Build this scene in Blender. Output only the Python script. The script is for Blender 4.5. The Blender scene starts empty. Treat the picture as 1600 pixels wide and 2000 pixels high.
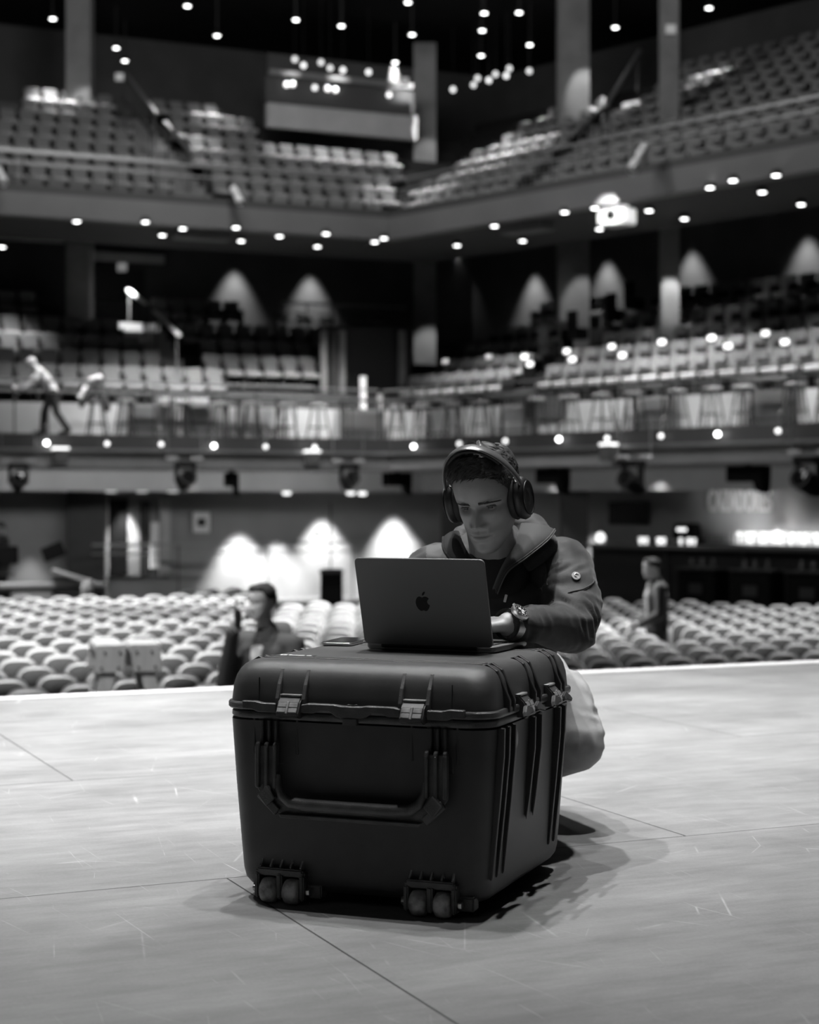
import bpy, bmesh, math, random
from mathutils import Vector, Matrix, Euler, noise
from math import sin, cos, pi, radians, sqrt, exp, atan2, tan
random.seed(7)
SC = bpy.context.scene
COL = SC.collection
# ------------------------------------------------------------------ camera
F, HOR, CH = 3400.0, 982.0, 0.80          # focal length in pixels of a 1600 wide frame, horizon row, camera height
cam_d = bpy.data.cameras.new('camera'); cam = bpy.data.objects.new('camera', cam_d); COL.objects.link(cam)
cam.location = (0, 0, CH); cam.rotation_euler = (pi/2, 0, 0)
cam_d.sensor_fit = 'HORIZONTAL'; cam_d.sensor_width = 36.0; cam_d.lens = F/1600*36
cam_d.shift_y = -(1000-HOR)/1600
cam_d.clip_end = 200; cam_d.clip_start = .05
cam_d.dof.use_dof = True; cam_d.dof.focus_distance = 3.72; cam_d.dof.aperture_fstop = 4.6
cam_d.dof.aperture_blades = 0
SC.camera = cam
# ------------------------------------------------------------------ world, exposure
w = bpy.data.worlds.new('dim_hall'); SC.world = w; w.use_nodes = True
w.node_tree.nodes['Background'].inputs[0].default_value = (1, 1, 1, 1)
w.node_tree.nodes['Background'].inputs[1].default_value = 0.006
vs = SC.view_settings; vs.view_transform = 'Standard'; vs.look = 'None'; vs.exposure = 0.0; vs.gamma = 1.0; vs.use_curve_mapping = False
SC.cycles.max_bounces = 5; SC.cycles.diffuse_bounces = 3; SC.cycles.glossy_bounces = 3; SC.cycles.transparent_max_bounces = 6
SC.cycles.sample_clamp_indirect = 4.0; SC.cycles.caustics_reflective = False; SC.cycles.caustics_refractive = False

AL = 0.419                                 # stage edge and the first wing run at this angle across the view
T2 = Vector((cos(AL), sin(AL))); N2 = Vector((-sin(AL), cos(AL)))
EDGE = 7.23; HZ = -1.55                    # stage edge distance along N2, house floor level

class Wing:
    def __init__(s, c, u, w): s.c, s.u, s.w = Vector(c), Vector(u), Vector(w)
    def p(s, u, w, z):
        q = s.c+s.u*u+s.w*w; return Vector((q.x, q.y, z))
    def u_at(s, px, w):
        k = (px-800)/F
        return (k*(s.c.y+w*s.w.y)-s.c.x-w*s.w.x)/(s.u.x-k*s.u.y)
    def at(s, px, py, w):                  # point of the vertical plane w seen at that place of the photograph
        u = s.u_at(px, w); q = s.p(u, w, 0); q.z = CH+(HOR-py)*q.y/F; return q
    def ang(s): return atan2(s.w.y, s.w.x)-pi/2   # rotation that turns local +y to the back of the wing
CX = (760-800)/F*38.0
a1, a2 = radians(23.5), radians(-46.8)
LW = Wing((CX, 38.0), (-cos(a1), -sin(a1)), (-sin(a1), cos(a1)))
RW = Wing((CX, 38.0), (cos(a2), sin(a2)), (-sin(a2), cos(a2)))
def P(px, py, Y): return Vector(((px-800)/F*Y, Y, CH+(HOR-py)/F*Y))

# ------------------------------------------------------------------ lamps of the stage grid and of the hall, with added fills
def spot(name, loc, tgt, e, size=60, blend=.5, r=.15):
    d = bpy.data.lights.new(name, 'SPOT'); d.energy = e; d.spot_size = radians(size); d.spot_blend = blend; d.shadow_soft_size = r
    o = bpy.data.objects.new(name, d); COL.objects.link(o); o.location = loc
    o.rotation_euler = (Vector(tgt)-Vector(loc)).to_track_quat('-Z', 'Y').to_euler(); return o
def area(name, loc, tgt, e, sx, sy):
    d = bpy.data.lights.new(name, 'AREA'); d.energy = e; d.shape = 'RECTANGLE'; d.size = sx; d.size_y = sy
    o = bpy.data.objects.new(name, d); COL.objects.link(o); o.location = loc
    o.rotation_euler = (Vector(tgt)-Vector(loc)).to_track_quat('-Z', 'Y').to_euler(); return o
# work lights over the stage, nearly straight above the case
spot('work_light', (-1.7, 4.9, 9.0), (-1.3, 4.9, 0), 2300, 46, 1., .07)
spot('work_light', (1.5, 4.7, 9.0), (1.2, 4.9, 0), 1650, 46, 1., .07)
spot('work_light', (-.25, 6.0, 9.0), (-.1, 5.6, 0), 2500, 46, 1., .07)
spot('work_light', (.25, 3.3, 9.0), (.2, 3.8, 0), 800, 34, 1., .07)
spot('work_light', (-3.4, 7.4, 9.0), (-2.6, 6.6, 0), 6600, 50, 1., .07)
spot('work_light', (3.4, 8.2, 9.0), (2.8, 7.6, 0), 4200, 50, 1., .07)
spot('work_light', (.4, 8.6, 9.0), (.2, 7.4, 0), 3400, 50, 1., .07)
# house lights straight above the floor seats
for x, y, e, s in ((-6.5, 20, 11000, 60), (-4.2, 15.5, 9000, 60), (-3.6, 25, 11000, 55), (-8, 28, 8000, 55), (-1.0, 20.5, 7500, 50), (-.6, 26, 6000, 45),
                   (2.6, 19, 4200, 55), (6.0, 22, 4200, 55), (4.6, 26, 2600, 50)):
    spot('house_light', (x-.6, y+2.2, 8.6), (x+.2, y, -1), e*(1.75 if x < .5 else 1.6), s, .9, .12)
spot('house_light', (-4.2, 6.6, 7.6), (-1.3, 11, -.3), 2900, 26, .9, .1)
area('mezzanine_fill', tuple(LW.p(5, .9, 1.42)), tuple(LW.p(5, 6, .6)), 95, 11, .2)  # added fill under the mezzanine that lifts the back wall
area('mezzanine_fill', tuple(RW.p(6, .9, 1.42)), tuple(RW.p(6, 6, .6)), 26, 11, .2)
spot('house_light', (-3.5, 23, 8.2), (5.2, 20.5, -1), 3000, 46, .9, .12)
spot('house_light', (-1.9, 11.6, 8.6), (-1.7, 10.8, -1), 4200, 26, .9, .1)
# dim fill from the stage house behind the camera
area('stage_house_fill', (-2.5, -2.0, 5.0), (0, 4, .6), 9, 3, 3)
# added area fill that lifts the balcony seats
area('balcony_fill', tuple(LW.p(7, -7, 12.3)), tuple(LW.p(7, 3, 8)), 430, 6, 3)
area('balcony_fill', tuple(RW.p(6, -7, 12.3)), tuple(RW.p(6, 3, 8)), 430, 6, 3)

# ------------------------------------------------------------------ materials
def mat(name, g, rough=.6, metal=0., var=0., vs=8., bump=0., bs=60., spec=.5, emit=0., stretch=None, alpha=1., coat=0., sheen=0.):
    m = bpy.data.materials.new(name); m.use_nodes = True
    nt = m.node_tree; b = nt.nodes['Principled BSDF']
    b.inputs['Base Color'].default_value = (g, g, g, 1); b.inputs['Roughness'].default_value = rough
    b.inputs['Metallic'].default_value = metal; b.inputs['Specular IOR Level'].default_value = spec
    b.inputs['Coat Weight'].default_value = coat; b.inputs['Sheen Weight'].default_value = sheen
    if emit: b.inputs['Emission Color'].default_value = (1, 1, 1, 1); b.inputs['Emission Strength'].default_value = emit
    if alpha < 1: b.inputs['Alpha'].default_value = alpha
    if var or bump:
        tc = nt.nodes.new('ShaderNodeTexCoord'); mp = nt.nodes.new('ShaderNodeMapping')
        nt.links.new(tc.outputs['Object'], mp.inputs[0])
        if stretch: mp.inputs['Scale'].default_value = stretch
    if var:
        n = nt.nodes.new('ShaderNodeTexNoise'); n.inputs['Scale'].default_value = vs; n.inputs['Detail'].default_value = 6
        r = nt.nodes.new('ShaderNodeValToRGB')
        r.color_ramp.elements[0].position = .3; r.color_ramp.elements[1].position = .7
        lo, hi = max(0, g*(1-var)), min(1, g*(1+var))
        r.color_ramp.elements[0].color = (lo, lo, lo, 1); r.color_ramp.elements[1].color = (hi, hi, hi, 1)
        nt.links.new(mp.outputs[0], n.inputs['Vector']); nt.links.new(n.outputs['Fac'], r.inputs[0]); nt.links.new(r.outputs[0], b.inputs['Base Color'])
    if bump:
        n2 = nt.nodes.new('ShaderNodeTexNoise'); n2.inputs['Scale'].default_value = bs; n2.inputs['Detail'].default_value = 4
        bp = nt.nodes.new('ShaderNodeBump'); bp.inputs['Strength'].default_value = bump; bp.inputs['Distance'].default_value = .004
        nt.links.new(mp.outputs[0], n2.inputs['Vector']); nt.links.new(n2.outputs['Fac'], bp.inputs['Height']); nt.links.new(bp.outputs[0], b.inputs['Normal'])
    return m
M = dict(midwall=mat('house_wall', .30, .7, var=.08, vs=1.5),
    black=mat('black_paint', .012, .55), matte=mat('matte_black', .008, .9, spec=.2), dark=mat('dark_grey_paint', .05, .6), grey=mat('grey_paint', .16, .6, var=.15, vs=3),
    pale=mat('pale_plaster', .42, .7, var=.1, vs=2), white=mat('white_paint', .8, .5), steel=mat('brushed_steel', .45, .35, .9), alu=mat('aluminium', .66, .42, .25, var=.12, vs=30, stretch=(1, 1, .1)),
    concrete=mat('concrete', .22, .8, var=.2, vs=1.5), darkwall=mat('dark_wall', .07, .75, var=.15, vs=1.2), chairlight=mat('pale_seat_vinyl', .6, .5, sheen=.3), chaircush=mat('dark_seat_cushion', .035, .8), chairgrey=mat('shaded_seat_face', .075, .8),
    seat=mat('seat_fabric', .30, .8, var=.2, vs=14), seatback=mat('seat_back_fabric', .15, .75, var=.25, vs=.9), frame=mat('seat_frame', .02, .6),
    lamp=mat('lamp_glow', 1, .5, emit=9.), lampdim=mat('lamp_glow_dim', 1, .5, emit=1.6), signglow=mat('sign_glow', .5, .5, emit=.16), glowglass=mat('glowing_glass', .9, .1, emit=1.2),
    glassdark=mat('dark_glass', .01, .06, coat=1.), rail=mat('rail_metal', .34, .4, .6), fascia=mat('fascia_metal', .15, .55, .2, var=.12, vs=.7), soffit=mat('soffit_dark', .035, .8),
    wood=mat('bar_wood', .12, .35), skin=None)

# ------------------------------------------------------------------ mesh helpers
class MB:
    def __init__(s): s.v = []; s.f = []; s.m = []; s.cur = 0
    def add(s, vs, fs):
        k = len(s.v); s.v += [tuple(q) for q in vs]; s.f += [tuple(k+i for i in f) for f in fs]; s.m += [s.cur]*len(fs); return s
    def box(s, c, d, R=None):
        c = Vector(c); x, y, z = d[0]/2, d[1]/2, d[2]/2
        vs = [Vector((sx*x, sy*y, sz*z)) for sz in (-1, 1) for sx, sy in ((-1, -1), (1, -1), (1, 1), (-1, 1))]
        if R is not None: vs = [R @ q for q in vs]
        return s.add([c+q for q in vs], [(3, 2, 1, 0), (4, 5, 6, 7), (0, 1, 5, 4), (1, 2, 6, 5), (2, 3, 7, 6), (3, 0, 4, 7)])
    def bar(s, p, q, wx, wy, up=(0, 0, 1)):
        p, q = Vector(p), Vector(q); d = (q-p); L = d.length; d.normalize(); up = Vector(up)
        if abs(d.dot(up)) > .98: up = Vector((1, 0, 0))
        x = d.cross(up).normalized(); y = x.cross(d)
        return s.box((p+q)/2, (wx, L, wy), Matrix((x, d, y)).transposed())
    def tube(s, pts, r, n=10, cap=True, closed=False):
        pts = [Vector(p) for p in pts]; N = len(pts); rs = r if isinstance(r, (list, tuple)) else [r]*N
        vs = []; ref = None
        for i, p in enumerate(pts):
            if closed: d = pts[(i+1) % N]-pts[i-1]
            else: d = pts[min(i+1, N-1)]-pts[max(i-1, 0)]
            d.normalize()
            if ref is None: ref = Vector((0, 0, 1)) if abs(d.z) < .9 else Vector((1, 0, 0))
            x = (ref-d*ref.dot(d)).normalized(); y = d.cross(x); ref = x
            vs += [p+(x*cos(2*pi*j/n)+y*sin(2*pi*j/n))*rs[i] for j in range(n)]
        fs = [(i*n+j, i*n+(j+1) % n, ((i+1) % N)*n+(j+1) % n, ((i+1) % N)*n+j) for i in range(N if closed else N-1) for j in range(n)]
        if cap and not closed: fs += [tuple(reversed(range(n))), tuple((N-1)*n+j for j in range(n))]
        return s.add(vs, fs)
    def lathe(s, prof, n=20, c=(0, 0, 0), R=None):
        vs = []; c = Vector(c)
        for r, z in prof:
            for j in range(n):
                q = Vector((max(r, 1e-5)*cos(2*pi*j/n), max(r, 1e-5)*sin(2*pi*j/n), z)); vs.append(c+(R @ q if R is not None else q))
        N = len(prof)
        fs = [(i*n+j, i*n+(j+1) % n, (i+1)*n+(j+1) % n, (i+1)*n+j) for i in range(N-1) for j in range(n)]
        return s.add(vs, fs+[tuple(reversed(range(n))), tuple((N-1)*n+j for j in range(n))])
    def prism(s, poly, d, Mx=None):        # polygon in local x,z extruded from y=-d/2 to d/2
        n = len(poly); vs = [Vector((x, -d/2, z)) for x, z in poly]+[Vector((x, d/2, z)) for x, z in poly]
        if Mx is not None: vs = [Mx @ q for q in vs]
        return s.add(vs, [tuple(range(n)), tuple(reversed(range(n, 2*n)))]+[((i+1) % n, i, n+i, n+(i+1) % n) for i in range(n)])
    def loft(s, rings, capa=True, capb=True):
        n = len(rings[0]); vs = [q for r in rings for q in r]; N = len(rings)
        fs = [(i*n+j, i*n+(j+1) % n, (i+1)*n+(j+1) % n, (i+1)*n+j) for i in range(N-1) for j in range(n)]
        if capa: fs.append(tuple(reversed(range(n))))
        if capb: fs.append(tuple((N-1)*n+j for j in range(n)))
        return s.add(vs, fs)
    def mesh(s, name, mats, smooth=None, bevel=0, seg=2):
        me = bpy.data.meshes.new(name); me.from_pydata(s.v, [], s.f)
        for mm in (mats if isinstance(mats, (list, tuple)) else [mats]): me.materials.append(mm)
        if any(s.m): me.polygons.foreach_set('material_index', s.m)
        bm = bmesh.new(); bm.from_mesh(me)
        bmesh.ops.remove_doubles(bm, verts=bm.verts, dist=1e-5)
        bmesh.ops.recalc_face_normals(bm, faces=bm.faces)
        if bevel: bmesh.ops.bevel(bm, geom=[e for e in bm.edges if len(e.link_faces) == 2 and e.calc_face_angle(0) > .6], offset=bevel, segments=seg, affect='EDGES', clamp_overlap=True)
        bm.to_mesh(me); bm.free()
        if smooth is not None: me.polygons.foreach_set('use_smooth', [True]*len(me.polygons)); me.set_sharp_from_angle(angle=radians(smooth))
        me.update(); return me
    def build(s, name, mats, parent=None, smooth=None, bevel=0, seg=2, loc=None, rot=None):
        return obj(name, s.mesh(name, mats, smooth, bevel, seg), parent, loc, rot)
def obj(name, me, parent=None, loc=None, rot=None):
    o = bpy.data.objects.new(name, me); COL.objects.link(o)
    if parent is not None: o.parent = parent
    if loc is not None: o.location = loc
    if rot is not None: o.rotation_euler = rot
    return o
def tag(o, label=None, cat=None, group=None, kind=None):
    for k, v in (('label', label), ('category', cat), ('group', group), ('kind', kind)):
        if v: o[k] = v
    return o
def thing(name, label, cat, loc=(0, 0, 0), rot=0, group=None):
    o = bpy.data.objects.new(name, None); COL.objects.link(o); o.location = loc
    o.rotation_euler = rot if isinstance(rot, tuple) else (0, 0, rot); o.empty_display_size = .1
    return tag(o, label, cat, group)
def struct(name, mb, m, **k): return tag(mb.build(name, m, **k), kind='structure')
def copy_tree(o, parent=None):
    c = o.copy(); COL.objects.link(c)
    if parent is not None: c.parent = parent
    for ch in KIDS.get(o.name, []): copy_tree(ch, c)
    return c
KIDS = {}
def proto(o):                               # remember the children of a thing that will be copied
    for x in bpy.data.objects:
        if x.parent is not None: KIDS.setdefault(x.parent.name, [])
    for x in bpy.data.objects:
        if x.parent is not None and x not in KIDS[x.parent.name]: KIDS[x.parent.name].append(x)
    return o
ORD = 'first second third fourth fifth sixth seventh eighth ninth tenth eleventh twelfth thirteenth fourteenth fifteenth sixteenth seventeenth eighteenth nineteenth twentieth'.split()
ORD += ['twenty-'+x for x in ORD[:9]]+['thirtieth']+['thirty-'+x for x in ORD[:9]]
def lerp(a, b, t): return a+(b-a)*t
def interp(tab, x):
    if x <= tab[0][0]: return tab[0][1]
    for (x0, y0), (x1, y1) in zip(tab, tab[1:]):
        if x <= x1:
            t = (x-x0)/(x1-x0); return y0+(y1-y0)*t
    return tab[-1][1]
def sinterp(tab, x):                        # monotone-ish cubic through the table
    n = len(tab)
    if x <= tab[0][0]: return tab[0][1]
    if x >= tab[-1][0]: return tab[-1][1]
    for i in range(n-1):
        if x <= tab[i+1][0]:
            x0, y0 = tab[i]; x1, y1 = tab[i+1]; h = x1-x0
            m0 = (y1-tab[i-1][1])/(x1-tab[i-1][0]) if i > 0 else (y1-y0)/h
            m1 = (tab[i+2][1]-y0)/(tab[i+2][0]-x0) if i+2 < n else (y1-y0)/h
            t = (x-x0)/h; t2, t3 = t*t, t*t*t
            return (2*t3-3*t2+1)*y0+(t3-2*t2+t)*h*m0+(-2*t3+3*t2)*y1+(t3-t2)*h*m1
# ================================================================== THE SETTING
# stage floor: dark-toned hardboard sheets laid like bricks, scuffed
def stage_material():
    m = bpy.data.materials.new('stage_hardboard'); m.use_nodes = True; nt = m.node_tree; L = nt.links; b = nt.nodes['Principled BSDF']
    N = nt.nodes.new
    tc = N('ShaderNodeTexCoord')
    mp = N('ShaderNodeMapping'); mp.inputs['Location'].default_value = (1.1535, -3.548, 0); L.new(tc.outputs['Object'], mp.inputs[0])
    br = N('ShaderNodeTexBrick'); br.offset = .5; br.inputs['Scale'].default_value = 1; br.inputs['Brick Width'].default_value = 2.307; br.inputs['Row Height'].default_value = 1.426
    br.inputs['Mortar Size'].default_value = .0022; br.inputs['Mortar Smooth'].default_value = 0; br.inputs['Bias'].default_value = 0
    br.inputs['Color1'].default_value = (.21, .21, .21, 1); br.inputs['Color2'].default_value = (.232, .232, .232, 1); br.inputs['Mortar'].default_value = (.03, .03, .03, 1)
    L.new(mp.outputs[0], br.inputs['Vector'])
    def noise_node(scale, det, sc, rough=.6):
        mm = N('ShaderNodeMapping'); mm.inputs['Scale'].default_value = sc; L.new(tc.outputs['Object'], mm.inputs[0])
        n = N('ShaderNodeTexNoise'); n.inputs['Scale'].default_value = scale; n.inputs['Detail'].default_value = det; n.inputs['Roughness'].default_value = rough; L.new(mm.outputs[0], n.inputs['Vector']); return n
    def ramp(src, p0, c0, p1, c1):
        r = N('ShaderNodeValToRGB'); r.color_ramp.elements[0].position = p0; r.color_ramp.elements[1].position = p1
        r.color_ramp.elements[0].color = (c0,)*3+(1,); r.color_ramp.elements[1].color = (c1,)*3+(1,); L.new(src, r.inputs[0]); return r
    def mix(a, bb, f, mode='MULTIPLY'):
        x = N('ShaderNodeMix'); x.data_type = 'RGBA'; x.blend_type = mode
        if isinstance(f, float): x.inputs[0].default_value = f
        else: L.new(f, x.inputs[0])
        L.new(a, x.inputs[6])
        if isinstance(bb, float): x.inputs[7].default_value = (bb, bb, bb, 1)
        else: L.new(bb, x.inputs[7])
        return x.outputs[2]
    blot = ramp(noise_node(1.3, 8, (1, 1.6, 1)).outputs['Fac'], .3, .70, .7, 1.2)
    streak = ramp(noise_node(9, 6, (.5, 2.2, 1), .7).outputs['Fac'], .3, .78, .7, 1.12)
    fine = ramp(noise_node(150, 3, (1, 1, 1)).outputs['Fac'], .3, .93, .7, 1.06)
    c = mix(mix(mix(br.outputs[0], blot.outputs[0], 1.0), streak.outputs[0], 1.0), fine.outputs[0], 1.0)
    # long thin scratches in a few directions
    for ang, sc, th in ((.5, 5, .0045), (1.9, 4, .004), (2.7, 6, .004), (1.2, 3.3, .0035)):
        mm = N('ShaderNodeMapping'); mm.inputs['Rotation'].default_value = (0, 0, ang); mm.inputs['Scale'].default_value = (1, .22, 1); L.new(tc.outputs['Object'], mm.inputs[0])
        v = N('ShaderNodeTexVoronoi'); v.feature = 'DISTANCE_TO_EDGE'; v.inputs['Scale'].default_value = sc; L.new(mm.outputs[0], v.inputs['Vector'])
        line = ramp(v.outputs['Distance'], 0, 1, th, 0)
        gate = ramp(noise_node(2.1+ang, 3, (1, 1, 1)).outputs['Fac'], .54, 0, .66, .5)
        g = N('ShaderNodeMath'); g.operation = 'MULTIPLY'; L.new(line.outputs[0], g.inputs[0]); L.new(gate.outputs[0], g.inputs[1])
        c = mix(c, .5, g.outputs[0], 'MIX')
    L.new(c, b.inputs['Base Color'])
    rr = ramp(noise_node(4, 5, (1, 1, 1)).outputs['Fac'], .3, .52, .7, .68); L.new(rr.outputs[0], b.inputs['Roughness'])
    b.inputs['Specular IOR Level'].default_value = .35
    bp = N('ShaderNodeBump'); bp.inputs['Strength'].default_value = .12; bp.inputs['Distance'].default_value = .003
    L.new(noise_node(60, 5, (1, 1.4, 1)).outputs['Fac'], bp.inputs['Height']); L.new(bp.outputs[0], b.inputs['Normal'])
    return m
mb = MB(); mb.add([(-16, -8, 0), (16, -8, 0), (16, EDGE-.11, 0), (-16, EDGE-.11, 0), (-16, -8, -.06), (16, -8, -.06), (16, EDGE-.11, -.06), (-16, EDGE-.11, -.06)],
                  [(0, 1, 2, 3), (7, 6, 5, 4), (0, 4, 5, 1), (1, 5, 6, 2), (2, 6, 7, 3), (3, 7, 4, 0)])
so = struct('floor_stage', mb, stage_material()); so.rotation_euler = (0, 0, AL)
mb = MB(); mb.box((0, EDGE-.055, -.045), (32, .11, .094)); so = struct('trim_stage_edge', mb, M['white'], bevel=.006); so.rotation_euler = (0, 0, AL)
mb = MB(); mb.box((0, EDGE-.10, (HZ-.1)/2), (32, .1, -HZ-.1)); so = struct('wall_stage_front', mb, M['matte']); so.rotation_euler = (0, 0, AL)
mb = MB(); mb.box((0, 31, HZ-.05), (60, 52, .1)); struct('floor_house', mb, M['dark'])
# back walls of the three levels
def strip(wing, u0, u1, w, z0, z1, th=.2):
    mb = MB(); a, b, c, d = wing.p(u0, w, z0), wing.p(u1, w, z0), wing.p(u1, w+th, z0), wing.p(u0, w+th, z0)
    k = Vector((0, 0, z1-z0)); return mb.add([a, b, c, d, a+k, b+k, c+k, d+k], [(3, 2, 1, 0), (4, 5, 6, 7), (0, 1, 5, 4), (1, 2, 6, 5), (2, 3, 7, 6), (3, 0, 4, 7)])
def corner(w): # where the two wings' planes at depth w meet: u along each wing
    a = LW.p(0, w, 0); b = RW.p(0, w, 0); d = b-a
    den = LW.u.x*(-RW.u.y)-LW.u.y*(-RW.u.x)
    ul = (d.x*(-RW.u.y)-d.y*(-RW.u.x))/den
    q = LW.c+LW.w*w+LW.u*ul; return ul, (q-(RW.c+RW.w*w)).dot(RW.u)
def both(name, w0, w1, z0, z1, m, ul=16., ur=19., zb=None):
    """a slab that follows both wings between depths w0 and w1"""
    mb = MB()
    for wing, uu, i in ((LW, ul, 0), (RW, ur, 1)):
        c0, c1 = corner(w0)[i], corner(w1)[i]
        pts = [wing.p(c0, w0, 0), wing.p(uu, w0, 0), wing.p(uu, w1, 0), wing.p(c1, w1, 0)]
        mb.add([Vector((q.x, q.y, z)) for z in (z0, z1) for q in pts], [(3, 2, 1, 0), (4, 5, 6, 7), (0, 1, 5, 4), (1, 2, 6, 5), (2, 3, 7, 6)])
    return struct(name, mb, m)
MZ, UZ = 2.19, 6.75                         # walking levels of the mezzanine and of the upper balcony
both('wall_house_back', 6.0, 6.2, HZ, 1.62, M['midwall'])
both('trim_bulkhead', 3.0, 3.2, 1.06, 1.5, M['midwall'])
both('wall_house_wainscot', 5.95, 6.0, HZ, -.15, M['midwall'])
both('floor_mezzanine', .25, 12, 1.62, MZ, M['soffit'])
both('ceiling_under_mezzanine', .3, 6.0, 1.50, 1.62, M['fascia'])
both('trim_mezzanine_edge', 0, .25, 1.88, MZ, M['dark'])
both('trim_mezzanine_band', .05, .3, 1.52, 1.88, M['pale'])
both('trim_mezzanine_rib', -.05, .0, 1.84, 1.90, M['rail'])
both('wall_mezzanine_riser', 2.0, 2.1, MZ, 2.93, M['midwall'])
both('wall_mezzanine_back', 9.0, 9.2, MZ, 10.2, M['darkwall'])
both('floor_upper_rear', 8.3, 12, 10.2, 10.4, M['soffit'])
both('floor_upper_balcony', .3, 3.6, 6.62, UZ, M['soffit'])
both('trim_upper_edge', 0, .3, 6.55, 7.02, M['fascia'])
both('trim_upper_kick', .02, .08, 7.02, 7.18, M['dark'])
both('wall_upper_back', 12.0, 12.2, UZ, 16, M['darkwall'])
both('ceiling_hall', -3, 13, 13.6, 13.8, M['matte'])
# columns that run through the levels
def column(px0, px1, Y, z0, z1, m):
    x0, x1 = (px0-800)/F*Y, (px1-800)/F*Y
    mb = MB(); mb.box(((x0+x1)/2, Y+(x1-x0)/2, (z0+z1)/2), (x1-x0, x1-x0, z1-z0), Matrix.Rotation(0, 3, 'Z'))
    struct('column', mb, m, bevel=.02)
for c in ((128, 176, 42.5), (808, 852, 45), (1092, 1152, 42.5), (1292, 1328, 38.)):
    column(*c, MZ, 12.7 if c[0] == 808 else 13.6, M['concrete'])
for px0, px1, Y in ((130, 205, 40.8), (862, 905, 42.4), (1098, 1150, 39)):
    column(px0, px1, Y, HZ, 1.6, M['darkwall'])
# stepped rakes under the seats
def rake(name, wing, i, w0, d, z0, r, n, uu, m):
    mb = MB()
    for k in range(n):
        wa, wb = w0+k*d, w0+(k+1)*d
        c0, c1 = corner(wa)[i], corner(wb)[i]
        pts = [wing.p(c0, wa, 0), wing.p(uu, wa, 0), wing.p(uu, wb, 0), wing.p(c1, wb, 0)]; z1 = z0+k*r
        mb.add([Vector((q.x, q.y, z)) for z in (z1-r-.05, z1) for q in pts], [(3, 2, 1, 0), (4, 5, 6, 7), (0, 1, 5, 4), (1, 2, 6, 5), (2, 3, 7, 6), (3, 0, 4, 7)])
    struct(name, mb, m)
UW0, UD, UR, UB = .75, .85, .47, UZ          # upper rows: first step depth, row depth, rise, level
rake('floor_upper_rake', LW, 0, UW0+UD, UD, UZ+UR, UR, 8, 16, M['black'])
rake('floor_upper_rake', RW, 1, UW0+UD, UD, UZ+UR, UR, 10, 19, M['black'])
MZROWS = [(2.1, 2.95), (3.05, 3.37), (4.0, 3.79), (4.95, 4.28), (6.7, 5.05)]   # front edge and level of each mezzanine step
def rake2(name, wing, i, uu, m):
    mb = MB()
    for k, (wa, z1) in enumerate(MZROWS):
        wb = MZROWS[k+1][0] if k+1 < len(MZROWS) else 9.0
        c0, c1 = corner(wa)[i], corner(wb)[i]
        pts = [wing.p(c0, wa, 0), wing.p(uu, wa, 0), wing.p(uu, wb, 0), wing.p(c1, wb, 0)]
        mb.add([Vector((q.x, q.y, z)) for z in (MZ+.01, z1) for q in pts], [(3, 2, 1, 0), (4, 5, 6, 7), (0, 1, 5, 4), (1, 2, 6, 5), (2, 3, 7, 6), (3, 0, 4, 7)])
    struct(name, mb, m)
rake2('floor_mezzanine_rake', LW, 0, 16, M['dark'])
rake2('floor_mezzanine_rake', RW, 1, 19, M['dark'])
# ================================================================== SEATS AND FITTINGS OF THE HALL
def proj(q): return 800+F*q[0]/q[1], HOR-(q[2]-CH)*F/q[1]
def rounded_rect(w, h, r, n=4, arch=0.):
    pts = []
    for cx, cz, a0 in ((w/2-r, h-r, 0), (-w/2+r, h-r, pi/2), (-w/2+r*.6, r*.6, pi), (w/2-r*.6, r*.6, 1.5*pi)):
        rr = r if a0 < pi else r*.6
        for i in range(n+1):
            a = a0+pi/2*i/n; x = cx+rr*cos(a); z = cz+rr*sin(a)
            pts.append((x, z+arch*(1-(2*x/w)**2) if z > h/2 else z))
    return pts
# --- tip-up tier seat
def tier_seat():
    t = thing('tier_seat', 'x', 'theatre seat')
    mb = MB()
    for s in (-1, 1):
        mb.box((s*.203, 0, .30), (.026, .08, .60)); mb.box((s*.203, -.06, .61), (.030, .30, .03))
    mb.box((0, .03, .38), (.38, .03, .05))
    mb.build('side_frame', M['frame'], t)
    b = MB(); R = Matrix.Translation((0, .06, .40)) @ Matrix.Rotation(radians(-11), 4, 'X')
    b.prism(rounded_rect(.355, .42, .05, 3, .02), .09, R); b.build('backrest', M['seatback'], t, smooth=40, bevel=.02, seg=1)
    b = MB(); b.box((0, -.17, .43), (.355, .40, .11)); b.build('seat_cushion', M['seat'], t, smooth=40, bevel=.03, seg=1)
    return t
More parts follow.
